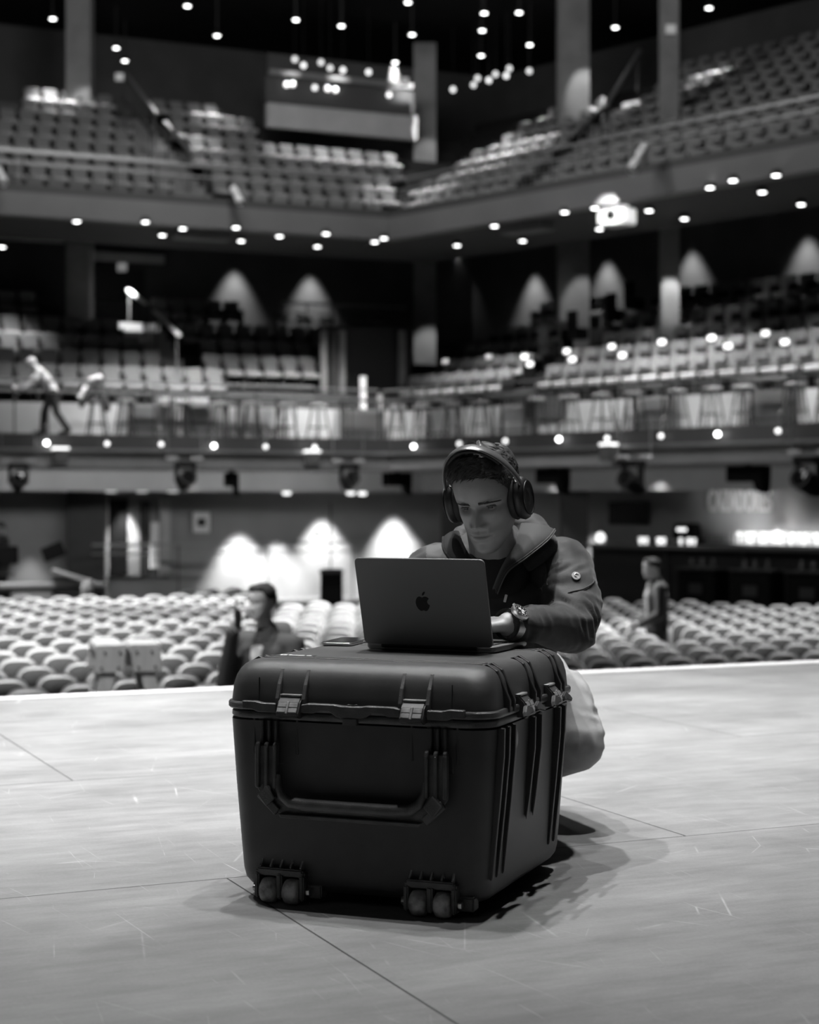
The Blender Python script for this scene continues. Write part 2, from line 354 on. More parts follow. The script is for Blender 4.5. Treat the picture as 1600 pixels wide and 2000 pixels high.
# --- padded chair of the floor rows
def floor_chair():
    t = thing('floor_chair', 'x', 'chair')
    mb = MB()
    for s in (-1, 1):
        for y in (-.20, .16): mb.tube([(s*.19, y, 0), (s*.19, y, .40)], .011, 5)
        mb.tube([(s*.19, .16, .40), (s*.19, .21, .62)], .011, 5); mb.box((s*.19, -.02, .39), (.022, .38, .02))
    mb.build('frame', M['frame'], t)
    b = MB(); b.box((0, -.03, .45), (.43, .43, .09)); b.build('seat_cushion', M['chaircush'], t, smooth=40, bevel=.035, seg=2)
    R = Matrix.Translation((0, .16, .47)) @ Matrix.Rotation(radians(-12), 4, 'X')
    pts = [(.235*cos(a)*(1 if sin(a) > 0 else .9), .20+.19*sin(a)*(1 if sin(a) > 0 else 1.0)) for a in [2*pi*(i+.5)/24 for i in range(24)]]
    pts = [(.235*abs(cos(a))**.62*(1 if cos(a) > 0 else -1), .20+.20*abs(sin(a))**.75*(1 if sin(a) > 0 else -1)) for a in [2*pi*(i+.5)/28 for i in range(28)]]
    b = MB(); b.prism(pts, .11, R); b.build('backrest', M['chairlight'], t, smooth=60, bevel=.035, seg=3)
    b = MB(); b.prism([(x*.86, .195+(z-.2)*.84) for x, z in pts], .02, R @ Matrix.Translation((0, -.054, 0))); b.build('front_panel', M['chairgrey'], t, smooth=50, bevel=.008, seg=1)  # dark front panel: shade of the upright face put into its colour
    return t
def lounge_seat():                          # the broader padded seats of the mezzanine
    t = thing('padded_seat', 'x', 'theatre seat')
    mb = MB()
    for s in (-1, 1): mb.box((s*.214, -.02, .32), (.022, .40, .64))
    mb.build('side_frame', M['frame'], t)
    b = MB(); R = Matrix.Translation((0, .10, .42)) @ Matrix.Rotation(radians(-8), 4, 'X')
    b.prism(rounded_rect(.395, .44, .03, 3, .0), .12, R); b.build('backrest', M['seatback'], t, smooth=40, bevel=.02, seg=1)
    b = MB(); b.box((0, -.10, .40), (.395, .34, .12)); b.build('seat_cushion', M['seat'], t, smooth=40, bevel=.03, seg=1)
    return t
lounge0 = proto(lounge_seat()); seat0 = proto(tier_seat()); chair0 = proto(floor_chair()); used = set()
def put(p0, loc, rz, label, group, scale=1.):
    o = p0 if p0.name not in used else copy_tree(p0)
    used.add(p0.name); o.location = loc; o.rotation_euler = (0, 0, rz); o['label'] = label; o['group'] = group
    if scale != 1: o.scale = (scale, scale, 1)
    return o
def fill(wing, rows, pitch, pred, desc, group, u0=-2, u1=20):
    p0 = lounge0 if 'mezzanine' in group else seat0
    n = 0
    for k, (wc, zb) in enumerate(rows):
        cells = []; uu = u0+(k % 2)*pitch*.5
        while uu < u1:
            q = wing.p(uu, wc, zb); px, py = proj((q.x, q.y, zb+.85))
            if -45 < px < 1645 and pred(px, py, k): cells.append(q)
            uu += pitch
        if wing is LW: cells.reverse()
        for i, q in enumerate(cells):
            put(p0, q, wing.ang()+random.uniform(-.015, .015), desc % (ORD[k], ORD[i]), group); n += 1
    return n
UROWS = [(UW0+.5+k*UD, UZ+k*UR) for k in range(10)]
MROWS = [(wa+.45, z) for wa, z in MZROWS]
cnt = []
cnt.append(fill(LW, UROWS[:8], .45, lambda x, y, k: x < 190+(y-155)*.733 and x > (40 if y < 205 else -50),
    'grey upper balcony seat above the stair rail, %s row up, %s from the frame edge', 'upper balcony seats beside the stair'))
cnt.append(fill(LW, UROWS[:8], .45, lambda x, y, k: x > 285+(y-165)*.80 and x < (735, 765, 770, 780, 780, 515, 505, 420)[k],
    'grey upper balcony seat below the lit terrace, %s row up, %s after the stair', 'upper balcony seats between stair and corner'))
cnt.append(fill(RW, UROWS[:8], .49, lambda x, y, k: x > 797+(365-y)*.33 and x < 1000+(345-y)*1.154 and y > 175-(x-900)*.2,
    'grey upper balcony seat near the hall corner, %s row up, %s from the corner', 'upper balcony seats between corner and far stair'))
cnt.append(fill(RW, UROWS, .49, lambda x, y, k: x > 1067+(330-y)*1.165,
    'grey upper balcony seat past the far stair, %s row up, %s after the stair', 'upper balcony seats past the far stair'))
cnt.append(fill(LW, MROWS, .47, lambda x, y, k: x < (430 if k == 0 else 225+(y-612)*1.06) and not (k == 4 and x > 62),
    'grey mezzanine seat behind the stooping person, %s row up, %s from the frame edge', 'mezzanine seats beside the stair'))
cnt.append(fill(LW, MROWS, .47, lambda x, y, k: k > 0 and x > 328+(y-612)*.95 and x < (0, 605, 608, 640, 462)[k],
    'grey mezzanine seat between stair rails and corner portal, %s row up, %s after the stair', 'mezzanine seats between stair and corner'))
cnt.append(fill(RW, MROWS, .49, lambda x, y, k: x > 800+(690-y)*.2 and x < 1062+(670-y)*1.42,
    'grey mezzanine seat near the hall corner, %s row up, %s from the corner', 'mezzanine seats between corner and far stair'))
cnt.append(fill(RW, MROWS, .49, lambda x, y, k: x > 1128+(670-y)*1.42,
    'grey mezzanine seat past the far stair, %s row up, %s after the stair', 'mezzanine seats past the far stair'))
# --- floor chairs: three blocks
def block(px, py, a, rv, stag, face, jr, ir, pred, desc, group, sc=1.):
    Y = F*1.4/(py-HOR); o = Vector(((px-800)/F*Y, Y)); a = Vector(a); rv = Vector(rv); got = []
    for j in range(*jr):
        row = []
        for i in range(*ir):
            q = o+a*i+rv*j+(a*.5 if stag and j % 2 else a*0); x, y = proj((q.x, q.y, HZ+.85))
            if pred(x, y, q, j): row.append(q)
        if row: got.append(row)
    got.reverse()
    return [(q.y, Vector((q.x, q.y, HZ)), face, desc % (ORD[r], ORD[i]), group, sc) for r, row in enumerate(got) for i, q in enumerate(row)]
fl = []
fl += block(165, 1277, (.354, .387), (-.354, .784), False, radians(14), (-16, 34), (-50, 60),
    lambda x, y, q, j: -60 < x < 500+max(0, 1200-y)*.5 and q.y > 12.4 and y > (1164 if x < 345 else 1150) and y < 1425,
    'pale padded chair around the ladder, %s row from the back, %s along', 'floor chairs around the ladder', .82)
fl += block(594, 1200, (.40, -.485), (-.027, 1.045), False, radians(-20), (-9, 7), (-14, 22),
    lambda x, y, q, j: 528+max(0, y-1190)*.2 < x < 775 and q.y > 12.6 and (y > 1176 or 1135 < y < 1152) ,
    'pale padded chair between coated man and laptop, %s row from the back, %s along', 'floor chairs beside the laptop', .9)
fl += block(1427, 1246, (.375, .159), (.017, .91), False, radians(-24), (-9, 14), (-20, 26),
    lambda x, y, q, j: 1050 < x < 1650 and q.y > 12.6 and y > 1168+(x-1150)*.03 and y < 1400 and not (1250 < x < 1322 and 19.6 < q.y < 21.4),
    'pale padded chair in front of the bar, %s row from the back, %s along', 'floor chairs in front of the bar', .76)
fl.sort(key=lambda r: r[0])
for r in fl[:300]: put(chair0, r[1], r[2]+random.uniform(-.05, .05), r[3], r[4], r[5])
if len(fl) > 300:                           # the farthest chairs, a few pixels each, as one mass
    mb = MB(); ms = [(c.data) for c in KIDS[chair0.name]]
    for r in fl[300:]:
        X = Matrix.Translation(r[1]) @ Matrix.Rotation(r[2], 4, 'Z') @ Matrix.Diagonal((r[5], r[5], 1, 1))
        for i, me in enumerate(ms):
            mb.cur = i; mb.add([X @ v.co for v in me.vertices], [tuple(p.vertices) for p in me.polygons])
    mb.cur = 0
    tag(mb.build('floor_chair_mass', [m.materials[0] for m in ms], smooth=50), 'farthest pale chairs along the back of the floor seating', 'chair', 'farthest floor chairs', 'stuff')
# ================================================================== RAILS, STAIRS, LAMPS, STOOLS
def ceil_at(px, py, z): Y = F*(z-CH)/(HOR-py); return Vector(((px-800)/F*Y, Y, z))
def down_lamp(name, label, group, r=.085, stem=False):
    t = thing(name, label, 'ceiling light', (0, 0, 0), 0, group)
    MB().lathe([(r*.85, 0), (r*1.3, 0), (r*1.3, .02), (r*.85, .10), (r*.85, 0)], 16).build('trim_ring', M['black'], t, smooth=40)
    MB().lathe([(0, -.006), (r*.8, -.004), (r*.85, .01), (0, .012)], 16).build('lens', M['lamp'], t, smooth=40)
    if stem: MB().tube([(0, 0, .08), (0, 0, 1.08)], .02, 6).build('stem', M['black'], t)
    return t
lamp0 = proto(down_lamp('ceiling_light', 'x', 'downlights')); lamp1 = proto(down_lamp('hung_ceiling_light', 'x', 'downlights', stem=True))
UPL = [(103, 37), (366, 12), (424, 70), (227, 94), (244, 119), (578, 39), (667, 51), (797, 5), (805, 68), (772, 122), (946, 26), (1014, 25), (942, 60), (940, 109), (1035, 88), (1385, 16), (1202, 54)]
MDL = [(150, 433), (284, 434), (357, 447), (317, 460), (461, 445), (471, 471), (546, 462), (637, 457), (620, 482), (732, 473), (750, 466),
       (966, 442), (893, 480), (1021, 471), (1103, 415), (1162, 407), (1171, 448), (1268, 412), (1337, 428), (1387, 367), (1432, 353), (1489, 376), (1516, 343), (1565, 400), (4, 483), (240, 521)]
for lst, z, where in ((UPL, 12.5, 'high hall ceiling'), (MDL, 6.52, 'soffit under the upper balcony')):
    o = sorted(lst)
    for i, (px, py) in enumerate(o):
        put(lamp0 if z < 9 else lamp1, ceil_at(px, py, z), 0, 'round glowing downlight in the %s, %s from the first column side' % (where, ORD[i]), 'downlights in the '+where)
    # the fixtures sit in a thin hung ceiling plate
# pools of light under some of the downlights
for i, (px, py) in enumerate(UPL):
    q = ceil_at(px, py, 12.45); spot('downlight_beam', q, (q.x, q.y-.4, 0), random.choice((1700, 2600, 4200)), random.choice((36, 44)), .9, .08)
for i, (px, py) in enumerate(MDL):
    q = ceil_at(px, py, 6.46); spot('downlight_beam', q, (q.x+(.9 if px > 770 else -.5), q.y+2.2, 0), random.choice((560, 780, 1150)), 70, .9, .06)
# scallops on the mezzanine back wall, the bulkhead and the house back wall
def wash(wing, px, py_top, w, e, drop=.9, size=52, off=.38):
    q = wing.at(px, py_top, w); b = wing.p((q-Vector((wing.c.x, wing.c.y, q.z))).dot(Vector((wing.u.x, wing.u.y, 0))), w-off, q.z+drop)
    spot('wall_washer', b, (b.x, b.y, b.z-5), e, size, .75, .05); return b
for px, py in ((458, 525), (606, 535)): wash(LW, px, py+22, 9.0, 640, .9, 60)
for px, py in ((915, 540), (1045, 532), (1187, 507), (1352, 487), (1578, 462)): wash(RW, px, py+22, 9.0, 620, .9, 60)
for px, py in ((172, 935), (375, 942)): wash(LW, px, py, 3.0, 40, .25, 100, .25)
for px, py in ((1215, 937), (1290, 942), (1405, 934), (1085, 950)): wash(RW, px, py, 3.0, 40, .25, 100, .25)
for px, py, e in ((470, 1000, 2100), (542, 1020, 1200), (632, 972, 2300), (772, 970, 2300), (60, 1050, 200), (238, 1000, 900)): wash(LW, px, py, 5.9, e, .42, 62, .46)
for px, py, e in ((812, 985, 1500), (1158, 1000, 900)): wash(RW, px, py, 5.9, e, .42, 62, .46)
# narrow beams on the columns
for px, py, Y, py2 in ((152, 70, 41.2, 160), (1150, 55, 41.5, 150), (1146, 440, 41.5, 590), (838, 160, 43.6, 260), (840, 545, 43.6, 640), (1320, 490, 37.2, 580)):
    q = P(px, py, Y); spot('column_beam', q, (q.x, q.y+.9, CH+(HOR-py2)/F*Y), 150, 36, .6, .05)
# ---- guard rails
def guard(name, label, wing, i, w, z0, h, px0, px1, step, mesh, phase=0., thick=.045):
    u0, u1 = sorted((wing.u_at(px0, w), wing.u_at(px1, w)))
    t = thing(name, label, 'railing', wing.p(u0, w, z0))
    base = wing.p(u0, w, z0)
    MB().bar(wing.p(u0, w, z0+h)-base, wing.p(u1, w, z0+h)-base, .07, thick).build('top_rail', M['rail'], t, bevel=.01)
    MB().bar(wing.p(u0, w+.02, z0+h-.22)-base, wing.p(u1, w+.02, z0+h-.22)-base, .03, .03).build('lower_rail', M['rail'], t)
    if mesh:
        mb = MB(); uu = u0
        while uu < u1-.05:
            mb.bar(wing.p(uu, w+.03, z0+.12)-base, wing.p(uu, w+.03, z0+h-.24)-base, .006, .006); uu += .12
        for k in range(1, 6): mb.bar(wing.p(u0, w+.03, z0+.1+k*(h-.3)/6)-base, wing.p(u1, w+.03, z0+.1+k*(h-.3)/6)-base, .006, .006)
        mb.build('wire_mesh', M['rail'], t)
    uu = u0+phase
    while uu < u1:
        mb = MB(); mb.bar(wing.p(uu, w+.02, z0)-base, wing.p(uu, w+.02, z0+h)-base, .045, .03); mb.build('post', M['dark'], t); uu += step
    return t
guard('guard_rail', 'long metal guard rail along the front of the mezzanine, ladder side', LW, 0, .12, MZ, 1.07, -60, 738, 2.2, False, .6)
guard('guard_rail', 'long metal guard rail along the front of the mezzanine, bar side', RW, 1, .12, MZ, 1.07, 748, 1660, 2.05, True, .5)
guard('guard_rail', 'metal guard rail along the front of the upper balcony, first column side', LW, 0, .16, 7.02, .83, -60, 770, 1.9, False, .5)
guard('guard_rail', 'metal guard rail along the front of the upper balcony, right wing side', RW, 1, .16, 7.02, .83, 778, 1660, 2.1, True, .3)
guard('drink_rail', 'bright metal drink rail set back from the mezzanine edge', LW, 0, 1.38, MZ, 1.18, -60, 612, 3.1, False, .4, .06)
guard('drink_rail', 'bright metal drink rail at the foot of the upper balcony seats', LW, 0, .45, UZ, 1.18, -60, 345, 3., False, .4, .07)
guard('crowd_rail', 'pale rail on thin posts behind the floor chairs', LW, 0, 4.6, HZ, 1.38, 180, 712, 2.2, False, .3, .05)
# ---- stair flights with sloping hand rails
def stairs(name, wing, rows, pxa, pxb, m):
    """pxa, pxb: the picture columns of the flight's lower and upper end (middle line)"""
    n = (len(rows)-1)*2; mb = MB(); a = math.atan2
    w0, z0 = rows[0]; w1, z1 = rows[-1]
    ua, ub = wing.u_at(pxa, w0), wing.u_at(pxb, w1)
    for k in range(n+1):
        t = k/n; ww = w0+(w1-w0)*t; zz = z0+(z1-z0)*t; uu = ua+(ub-ua)*t; r = (z1-z0)/n; d = (w1-w0)/n
        c = wing.p(uu, ww, zz-.1); R = Matrix.Rotation(wing.ang(), 3, 'Z'); mb.box(c, (1.15, d+.02, r+.24), R)
    struct(name, mb, m)
def hand_rail(label, a, b, drop, m, group=None):
    t = thing('hand_rail', label, 'handrail', a, 0, group); d = b-a
    MB().bar((0, 0, 0), d, .09, .07).build('rail', m, t, bevel=.012)
    for s in (.08, .92): MB().bar(d*s+Vector((0, 0, -.02)), d*s+Vector((0, 0, -drop)), .04, .04).build('post', M['dark'], t)
stairs('stair_upper', LW, [(UW0+.2, UZ+.02)]+[(UW0+.2+k*UD, UZ+k*UR) for k in range(1, 8)], 395, 238, M['grey'])
stairs('stair_upper', RW, [(UW0+.2, UZ+.02)]+[(UW0+.2+k*UD, UZ+k*UR) for k in range(1, 9)], 1030, 1262, M['grey'])
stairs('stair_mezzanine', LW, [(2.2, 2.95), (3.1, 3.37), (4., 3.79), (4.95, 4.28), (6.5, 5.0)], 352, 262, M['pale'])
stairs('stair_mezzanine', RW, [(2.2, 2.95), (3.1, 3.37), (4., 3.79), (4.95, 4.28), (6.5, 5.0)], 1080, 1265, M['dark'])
hand_rail('bright sloping handrail at the top of the upper stair', LW.at(248, 146, 6.4), LW.at(306, 222, 4.2), .9, M['rail'])
hand_rail('bright sloping handrail at the foot of the upper stair', LW.at(322, 238, 4.0), LW.at(374, 300, 1.9), .9, M['rail'])
hand_rail('thin sloping handrail at the far side of the upper stair', LW.at(240, 190, 5.2), LW.at(298, 262, 3.0), .8, M['dark'])
hand_rail('bright sloping handrail at the top of the mezzanine stair', LW.at(250, 566, 6.5), LW.at(284, 593, 5.4), .85, M['white'])
hand_rail('bright sloping handrail at the foot of the mezzanine stair', LW.at(302, 608, 4.4), LW.at(350, 655, 2.35), .85, M['white'])
hand_rail('thin sloping handrail of the far upper stair', RW.at(1185, 205, 3.6), RW.at(1250, 98, 7.8), .9, M['rail'])
hand_rail('thin sloping handrail of the far upper stair below the dark column', RW.at(1128, 262, 2.4), RW.at(1178, 212, 3.3), .9, M['dark'])
for px, py, w in ((1095, 658, 3.2), (1127, 625, 4.2), (1203, 590, 5.4), (1238, 568, 6.4)):   # dark end panels of the seat rows by the far stair
    q = RW.at(px-(34 if px < 1100 else 9), py, w); mb = MB(); mb.box((0, 0, 0), (.30, .06, .42)); mb.box((0, .2, -.3), (.30, .4, .25))
    o = mb.build('row_end_panel', M['matte'], bevel=.01, loc=q, rot=(0, 0, RW.ang()))
    tag(o, 'black end panel closing a mezzanine row at the far stair, %s one up' % ORD[[1095, 1127, 1203, 1238].index(px)], 'panel', 'row end panels')
# ---- bar stools and drink tables on the mezzanine walkway
def stool():
    t = thing('bar_stool', 'x', 'stool')
    MB().lathe([(0, .70), (.19, .70), (.21, .73), (.19, .77), (0, .775)], 18).build('seat', M['grey'], t, smooth=40)
    b = MB(); ring = [(.20*cos(a), .20*sin(a), .86) for a in [pi*.05+pi*.9*i/10 for i in range(11)]]; b.tube(ring, .018, 6)
    for s in (2, 8): b.tube([(ring[s][0], ring[s][1], .86), (ring[s][0]*.85, ring[s][1]*.85, .72)], .012, 5)
    b.build('low_back', M['black'], t, smooth=40)
    for i in range(4):
        a = pi/4+i*pi/2; MB().tube([(.13*cos(a), .13*sin(a), .71), (.27*cos(a), .27*sin(a), 0)], .019, 6).build('leg', M['black'], t, smooth=40)
    MB().tube([(.21*cos(2*pi*i/16), .21*sin(2*pi*i/16), .26) for i in range(16)], .011, 5, closed=True).build('foot_ring', M['black'], t, smooth=40)
    return t
stool0 = proto(stool())
k = 0
for wing, lst in ((LW, (245, 358, 430, 492, 558, 622)), (RW, (776, 826, 884, 938, 1048, 1112, 1176, 1240, 1322, 1390, 1452, 1556, 1616))):
    for px in lst:
        w_ = .62+.14*((k*7) % 3)/2; q = wing.p(wing.u_at(px, w_), w_, MZ); 
        put(stool0, q, wing.ang()+random.uniform(-.6, .6), 'black legged bar stool on the mezzanine walkway, %s from the stooping person' % ORD[k], 'bar stools on the mezzanine walkway'); k += 1
def drink_table():
    t = thing('drink_table', 'x', 'table')
    MB().box((0, 0, .93), (1.1, .40, .04)).build('table_top', M['grey'], t, bevel=.01)
    for sx in (-1, 1):
        for sy in (-1, 1): MB().box((sx*.46, sy*.14, .455), (.04, .04, .91)).build('leg', M['black'], t)
    MB().box((0, 0, .18), (.92, .05, .04)).build('foot_rail', M['black'], t)
    return t
table0 = proto(drink_table()); k = 0
for wing, lst in ((LW, (296, 402, 506, 708)), (RW, (856, 1002, 1268, 1500))):
    for px in lst:
        w_ = 1.66; q = wing.p(wing.u_at(px, w_), w_, MZ)
        put(table0, q, wing.ang(), 'high drink table among the mezzanine stools, %s from the stooping person' % ORD[k], 'drink tables on the mezzanine walkway'); k += 1
# lounge at the inner end of the mezzanine: rail, table, stools
for i, px in enumerate((548, 594, 640, 690, 735)):
    w_ = 6.5; q = LW.p(LW.u_at(px, w_), w_, 4.72); put(stool0, q, i*1.3, 'black bar stool on the lounge terrace under the wall lights, %s of five' % ORD[i], 'bar stools on the lounge terrace')
def seg_rail(label, a, b, h, n):
    t = thing('lounge_rail', label, 'railing', a); d = b-a
    MB().bar((0, 0, h), d+Vector((0, 0, h)), .08, .05).build('top_rail', M['rail'], t)
    MB().bar((0, 0, h*.55), d+Vector((0, 0, h*.55)), .03, .03).build('lower_rail', M['dark'], t)
    for i in range(n+1): MB().bar(d*(i/n), d*(i/n)+Vector((0, 0, h)), .035, .035).build('post', M['dark'], t)
for w_, zz in ((5.9, 4.72),):
    mb = MB(); ua, ub = LW.u_at(800, 6.), LW.u_at(545, 6.); A, B = LW.p(ua, 5.7, 4.72), LW.p(ub, 5.7, 4.72); C, D = LW.p(ub, 8.9, 4.72), LW.p(ua, 8.9, 4.72); kz = Vector((0, 0, -.5))
    mb.add([A, B, C, D, A+kz, B+kz, C+kz, D+kz], [(0, 1, 2, 3), (7, 6, 5, 4), (0, 4, 5, 1), (1, 5, 6, 2), (2, 6, 7, 3), (3, 7, 4, 0)]); struct('floor_lounge_terrace', mb, M['grey'])
    seg_rail('rail around the lounge terrace below the upper balcony corner', LW.p(ua+.2, 5.8, 4.72), LW.p(ub, 5.8, 4.72), 1.05, 5)
# corner entrance: dark portal with a few lit posts
def panel(name, wing, px0, px1, py0, py1, w, m, th=.1, kind='structure'):
    a, b = wing.at(px0, py1, w), wing.at(px1, py1, w); zt = wing.at((px0+px1)/2, py0, w).z; zb = wing.at((px0+px1)/2, py1, w).z
    c = (a+b)/2; c.z = (zt+zb)/2; L = (Vector((a.x, a.y))-Vector((b.x, b.y))).length
    mb = MB(); mb.box((0, 0, 0), (L, th, zt-zb)); o = mb.build(name, m, loc=c, rot=(0, 0, wing.ang()), bevel=.004)
    return tag(o, kind=kind) if kind else o
panel('wall_corner_portal', LW, 625, 800, 640, 858, 3.6, M['black'], .3)
for px, m in ((632, 'concrete'), (652, 'dark'), (668, 'concrete'), (785, 'grey')): panel('trim_portal_post', LW, px-6, px+6, 645, 800, 3.3, M[m], .12)
panel('trim_portal_post', LW, 704, 714, 735, 852, 2.6, M['white'], .1)
panel('trim_portal_post', LW, 738, 746, 770, 850, 2.6, M['pale'], .1)
# upper terrace with its parapet
panel('wall_terrace_parapet', LW, 520, 812, 214, 262, 5.2, M['pale'], .2)
panel('wall_terrace', LW, 516, 806, 165, 214, 5.15, M['dark'], .2)
panel('trim_terrace_rail', LW, 526, 806, 150, 160, 4.9, M['rail'], .12)
panel('wall_terrace_back', LW, 520, 806, 120, 262, 7.5, M['darkwall'], .2)
for i, (px, py) in enumerate(((560, 166), (572, 165), (615, 172), (640, 174), (655, 176), (760, 186))):
    q = LW.at(px, py, 4.85); o = MB().lathe([(0, -.05), (.05, -.04), (.06, .02), (.03, .07), (0, .08)], 12).build('terrace_lamp', M['lampdim'], smooth=40, loc=q)
    tag(o, 'small dim lamp under the terrace rail, %s from the stair side' % ORD[i], 'lamp', 'lamps under the terrace rail')
def pendant(loc, label, group, r=.07, L=.8, m='glowglass'):
    t = thing('pendant_lamp', label, 'lamp', loc, 0, group)
    MB().lathe([(0, -r), (r*.7, -r*.7), (r, 0), (r*.7, r*.7), (.02, r), (0, r)], 14).build('glass_globe', M[m], t, smooth=60)
    MB().tube([(0, 0, r*.9), (0, 0, L)], .008, 5).build('cord', M['black'], t)
for i, (px, py, m) in enumerate(((593, 128, 'lampdim'), (576, 116, 'glowglass'), (627, 122, 'glowglass'), (645, 133, 'glowglass'), (670, 137, 'lampdim'), (720, 141, 'lampdim'))):
    pendant(LW.at(px, py, 6.4), 'small round lamp hanging above the terrace, %s from the stair side' % ORD[i], 'lamps above the terrace', .07, 2.6, m)
for i, (px, py, m) in enumerate(((885, 175, 'lampdim'), (925, 166, 'glowglass'), (933, 153, 'glowglass'), (955, 157, 'lampdim'), (968, 145, 'glowglass'), (989, 148, 'lampdim'), (995, 134, 'glowglass'), (1034, 139, 'glowglass'))):
    pendant(RW.at(px, py, 7.2), 'small glass globe hanging between the columns above the corner seats, %s from the corner' % ORD[i], 'glass globes by the corner', .07, 2.2, m)
# lit sign boxes on columns and over the mezzanine door
for i, (px, py, Y, sz, lb) in enumerate(((234, 151, 41, 16, 'small lit sign box at the top of the upper stair'), (791, 159, 43, 15, 'small lit sign box beside the terrace column'),
        (1310, 58, 37.2, 20, 'small lit sign box on the dark upper column'), (239, 522, 40., 18, 'small lit sign box over the mezzanine doorway'))):
    t = thing('sign_box', lb, 'sign', P(px, py, Y)); s = sz/F*Y
    MB().box((0, 0, 0), (s*1.1, .08, s*.98)).build('housing', M['grey'], t, bevel=.01); MB().box((0, -.045, 0), (s, .01, s*.9)).build('lit_face', M['signglow'], t)
# mezzanine doorway with lintel
panel('door_1', LW, 185, 282, 525, 590, 8.8, M['black'], .1); panel('trim_door_head', LW, 180, 320, 495, 512, 8.7, M['pale'], .15)
panel('trim_door_head', LW, -20, 125, 455, 470, 7.5, M['pale'], .3)
# ---- small white markers along two mezzanine rows, given a glow to read bright
for i, (px, py, w_) in enumerate(((870, 706, 2.35), (955, 697, 2.35), (1025, 697, 3.3), (1035, 711, 2.35), (1107, 686, 3.3), (1118, 702, 2.35), (1195, 677, 3.3), (1216, 694, 2.35), (1293, 668, 3.3), (1390, 660, 3.3), (1422, 676, 2.35), (1495, 651, 3.3), (1533, 668, 2.35))):
    t = thing('glow_marker', 'small white marker with an added glow on the far mezzanine rows, %s from the corner' % ORD[i], 'light', RW.at(px, py, w_), RW.ang(), 'white markers on the mezzanine rows')
    MB().box((0, 0, 0), (.17, .05, .10)).build('lit_face', M['lampdim'] if px > 1000 else M['signglow'], t, bevel=.015); MB().box((0, .04, -.06), (.10, .06, .10)).build('bracket', M['black'], t)
# ---- fittings along the mezzanine edge
EDGEL = [(LW, x, y) for x, y in ((91, 865), (209, 867), (315, 868), (418, 871), (519, 873), (615, 874))]+[(RW, x, y) for x, y in ((808, 872), (897, 867), (987, 862), (1092, 858), (1186, 856), (1291, 852), (1402, 848), (1520, 842))]
for i, (wing, px, py) in enumerate(EDGEL):
    t = thing('edge_glint', 'glowing ball for the glint on a rail post end at the mezzanine edge, %s along the balcony' % ORD[i], 'lamp', wing.at(px, py, -.12), wing.ang(), 'glowing post ends along the mezzanine edge')
    MB().lathe([(0, -.05), (.04, -.03), (.05, 0), (.04, .03), (0, .05)], 12).build('globe', M['lampdim'] if i % 3 else M['lamp'], t, smooth=60)  # balls glow in place of highlights on the rail post ends
    MB().tube([(0, .02, .04), (0, .03, .32), (0, .12, .36)], .018, 6).build('arm', M['rail'], t)
def moving_head(label, wing, px, py, s=1., hang=True):
    t = thing('moving_light', label, 'stage light', wing.at(px, py, -.35), wing.ang(), 'moving lights hung from the mezzanine')
    t.scale = (s, s, s)
    b = MB(); b.box((0, 0, .22), (.36, .30, .10)); b.build('base', M['black'], t, bevel=.02)
    for sx in (-1, 1): MB().box((sx*.17, 0, .04), (.05, .14, .34)).build('yoke_arm', M['black'], t, bevel=.015)
    R = Matrix.Rotation(radians(68), 3, 'X')
    h = MB().lathe([(0, -.24), (.10, -.23), (.14, -.12), (.14, .06), (.16, .10), (.16, .24), (.13, .24), (.12, .20), (0, .20)], 20, (0, 0, -.10), R).build('head', M['black'], t, smooth=40)
    MB().lathe([(0, .205), (.125, .205), (.11, .225), (0, .235)], 20, (0, 0, -.10), R).build('lens', M['glassdark'], h, smooth=40)
    for sx in (-1, 1):
        MB().tube([(sx*.33, .05, .34), (sx*.33, .05, .98)], .014, 6).build('hanger_rod', M['rail'], t)
        MB().box((sx*.24, .03, .33), (.22, .09, .06)).build('clamp', M['white'], t, bevel=.015)
for lb, wing, px, py, s in (('black moving light hanging over the mixing desk', LW, 36, 932, 1.), ('black moving light hanging over the lit doorway', LW, 362, 930, 1.1), ('black moving light hanging near the hall corner', LW, 682, 932, 1.05),
        ('black moving light hanging over the bar television', RW, 1236, 932, 1.15), ('black moving light hanging past the bar lettering', RW, 1580, 930, 1.25)): moving_head(lb, wing, px, py, s)
for i, (wing, px, py, lb) in enumerate(((LW, 118, 892, 'grey flood light box with a bright top above the mixing desk'), (LW, 610, 897, 'grey flood light box with a bright top near the hall corner'), (RW, 1190, 885, 'grey flood light box with a bright top by the bar side'))):
    t = thing('flood_light', lb, 'stage light', wing.at(px, py, -.22), wing.ang(), None)
    MB().prism([(-.17, .15), (.17, .15), (.13, -.15), (-.15, -.15)], .26).build('housing', M['grey'], t, bevel=.02); MB().box((0, 0, .165), (.33, .25, .05)).build('bright_cap', M['lampdim'], t, bevel=.015)
    MB().box((0, .16, .1), (.05, .10, .30)).build('bracket', M['black'], t)
for i, (wing, px, py, wd, lb) in enumerate(((RW, 1080, 930, .72, 'black speaker box under the mezzanine beside the man'), (RW, 1462, 925, .80, 'black speaker box under the mezzanine over the bar lettering'), (LW, 776, 936, .62, 'black speaker box under the hall corner'), (LW, 452, 937, .26, 'small black speaker under the mezzanine near the lit doorway'))):
    t = thing('speaker', lb, 'speaker', wing.at(px, py, .35), wing.ang()); MB().box((0, 0, 0), (wd, .3, .30)).build('cabinet', M['matte'], t, bevel=.02)
    MB().prism([(wd*.22, -.14), (wd*.5, -.14), (wd*.46, -.36), (wd*.30, -.30)], .26).build('horn_box', M['matte'], t); MB().box((0, 0, .24), (.08, .08, .30)).build('ceiling_mount', M['black'], t)
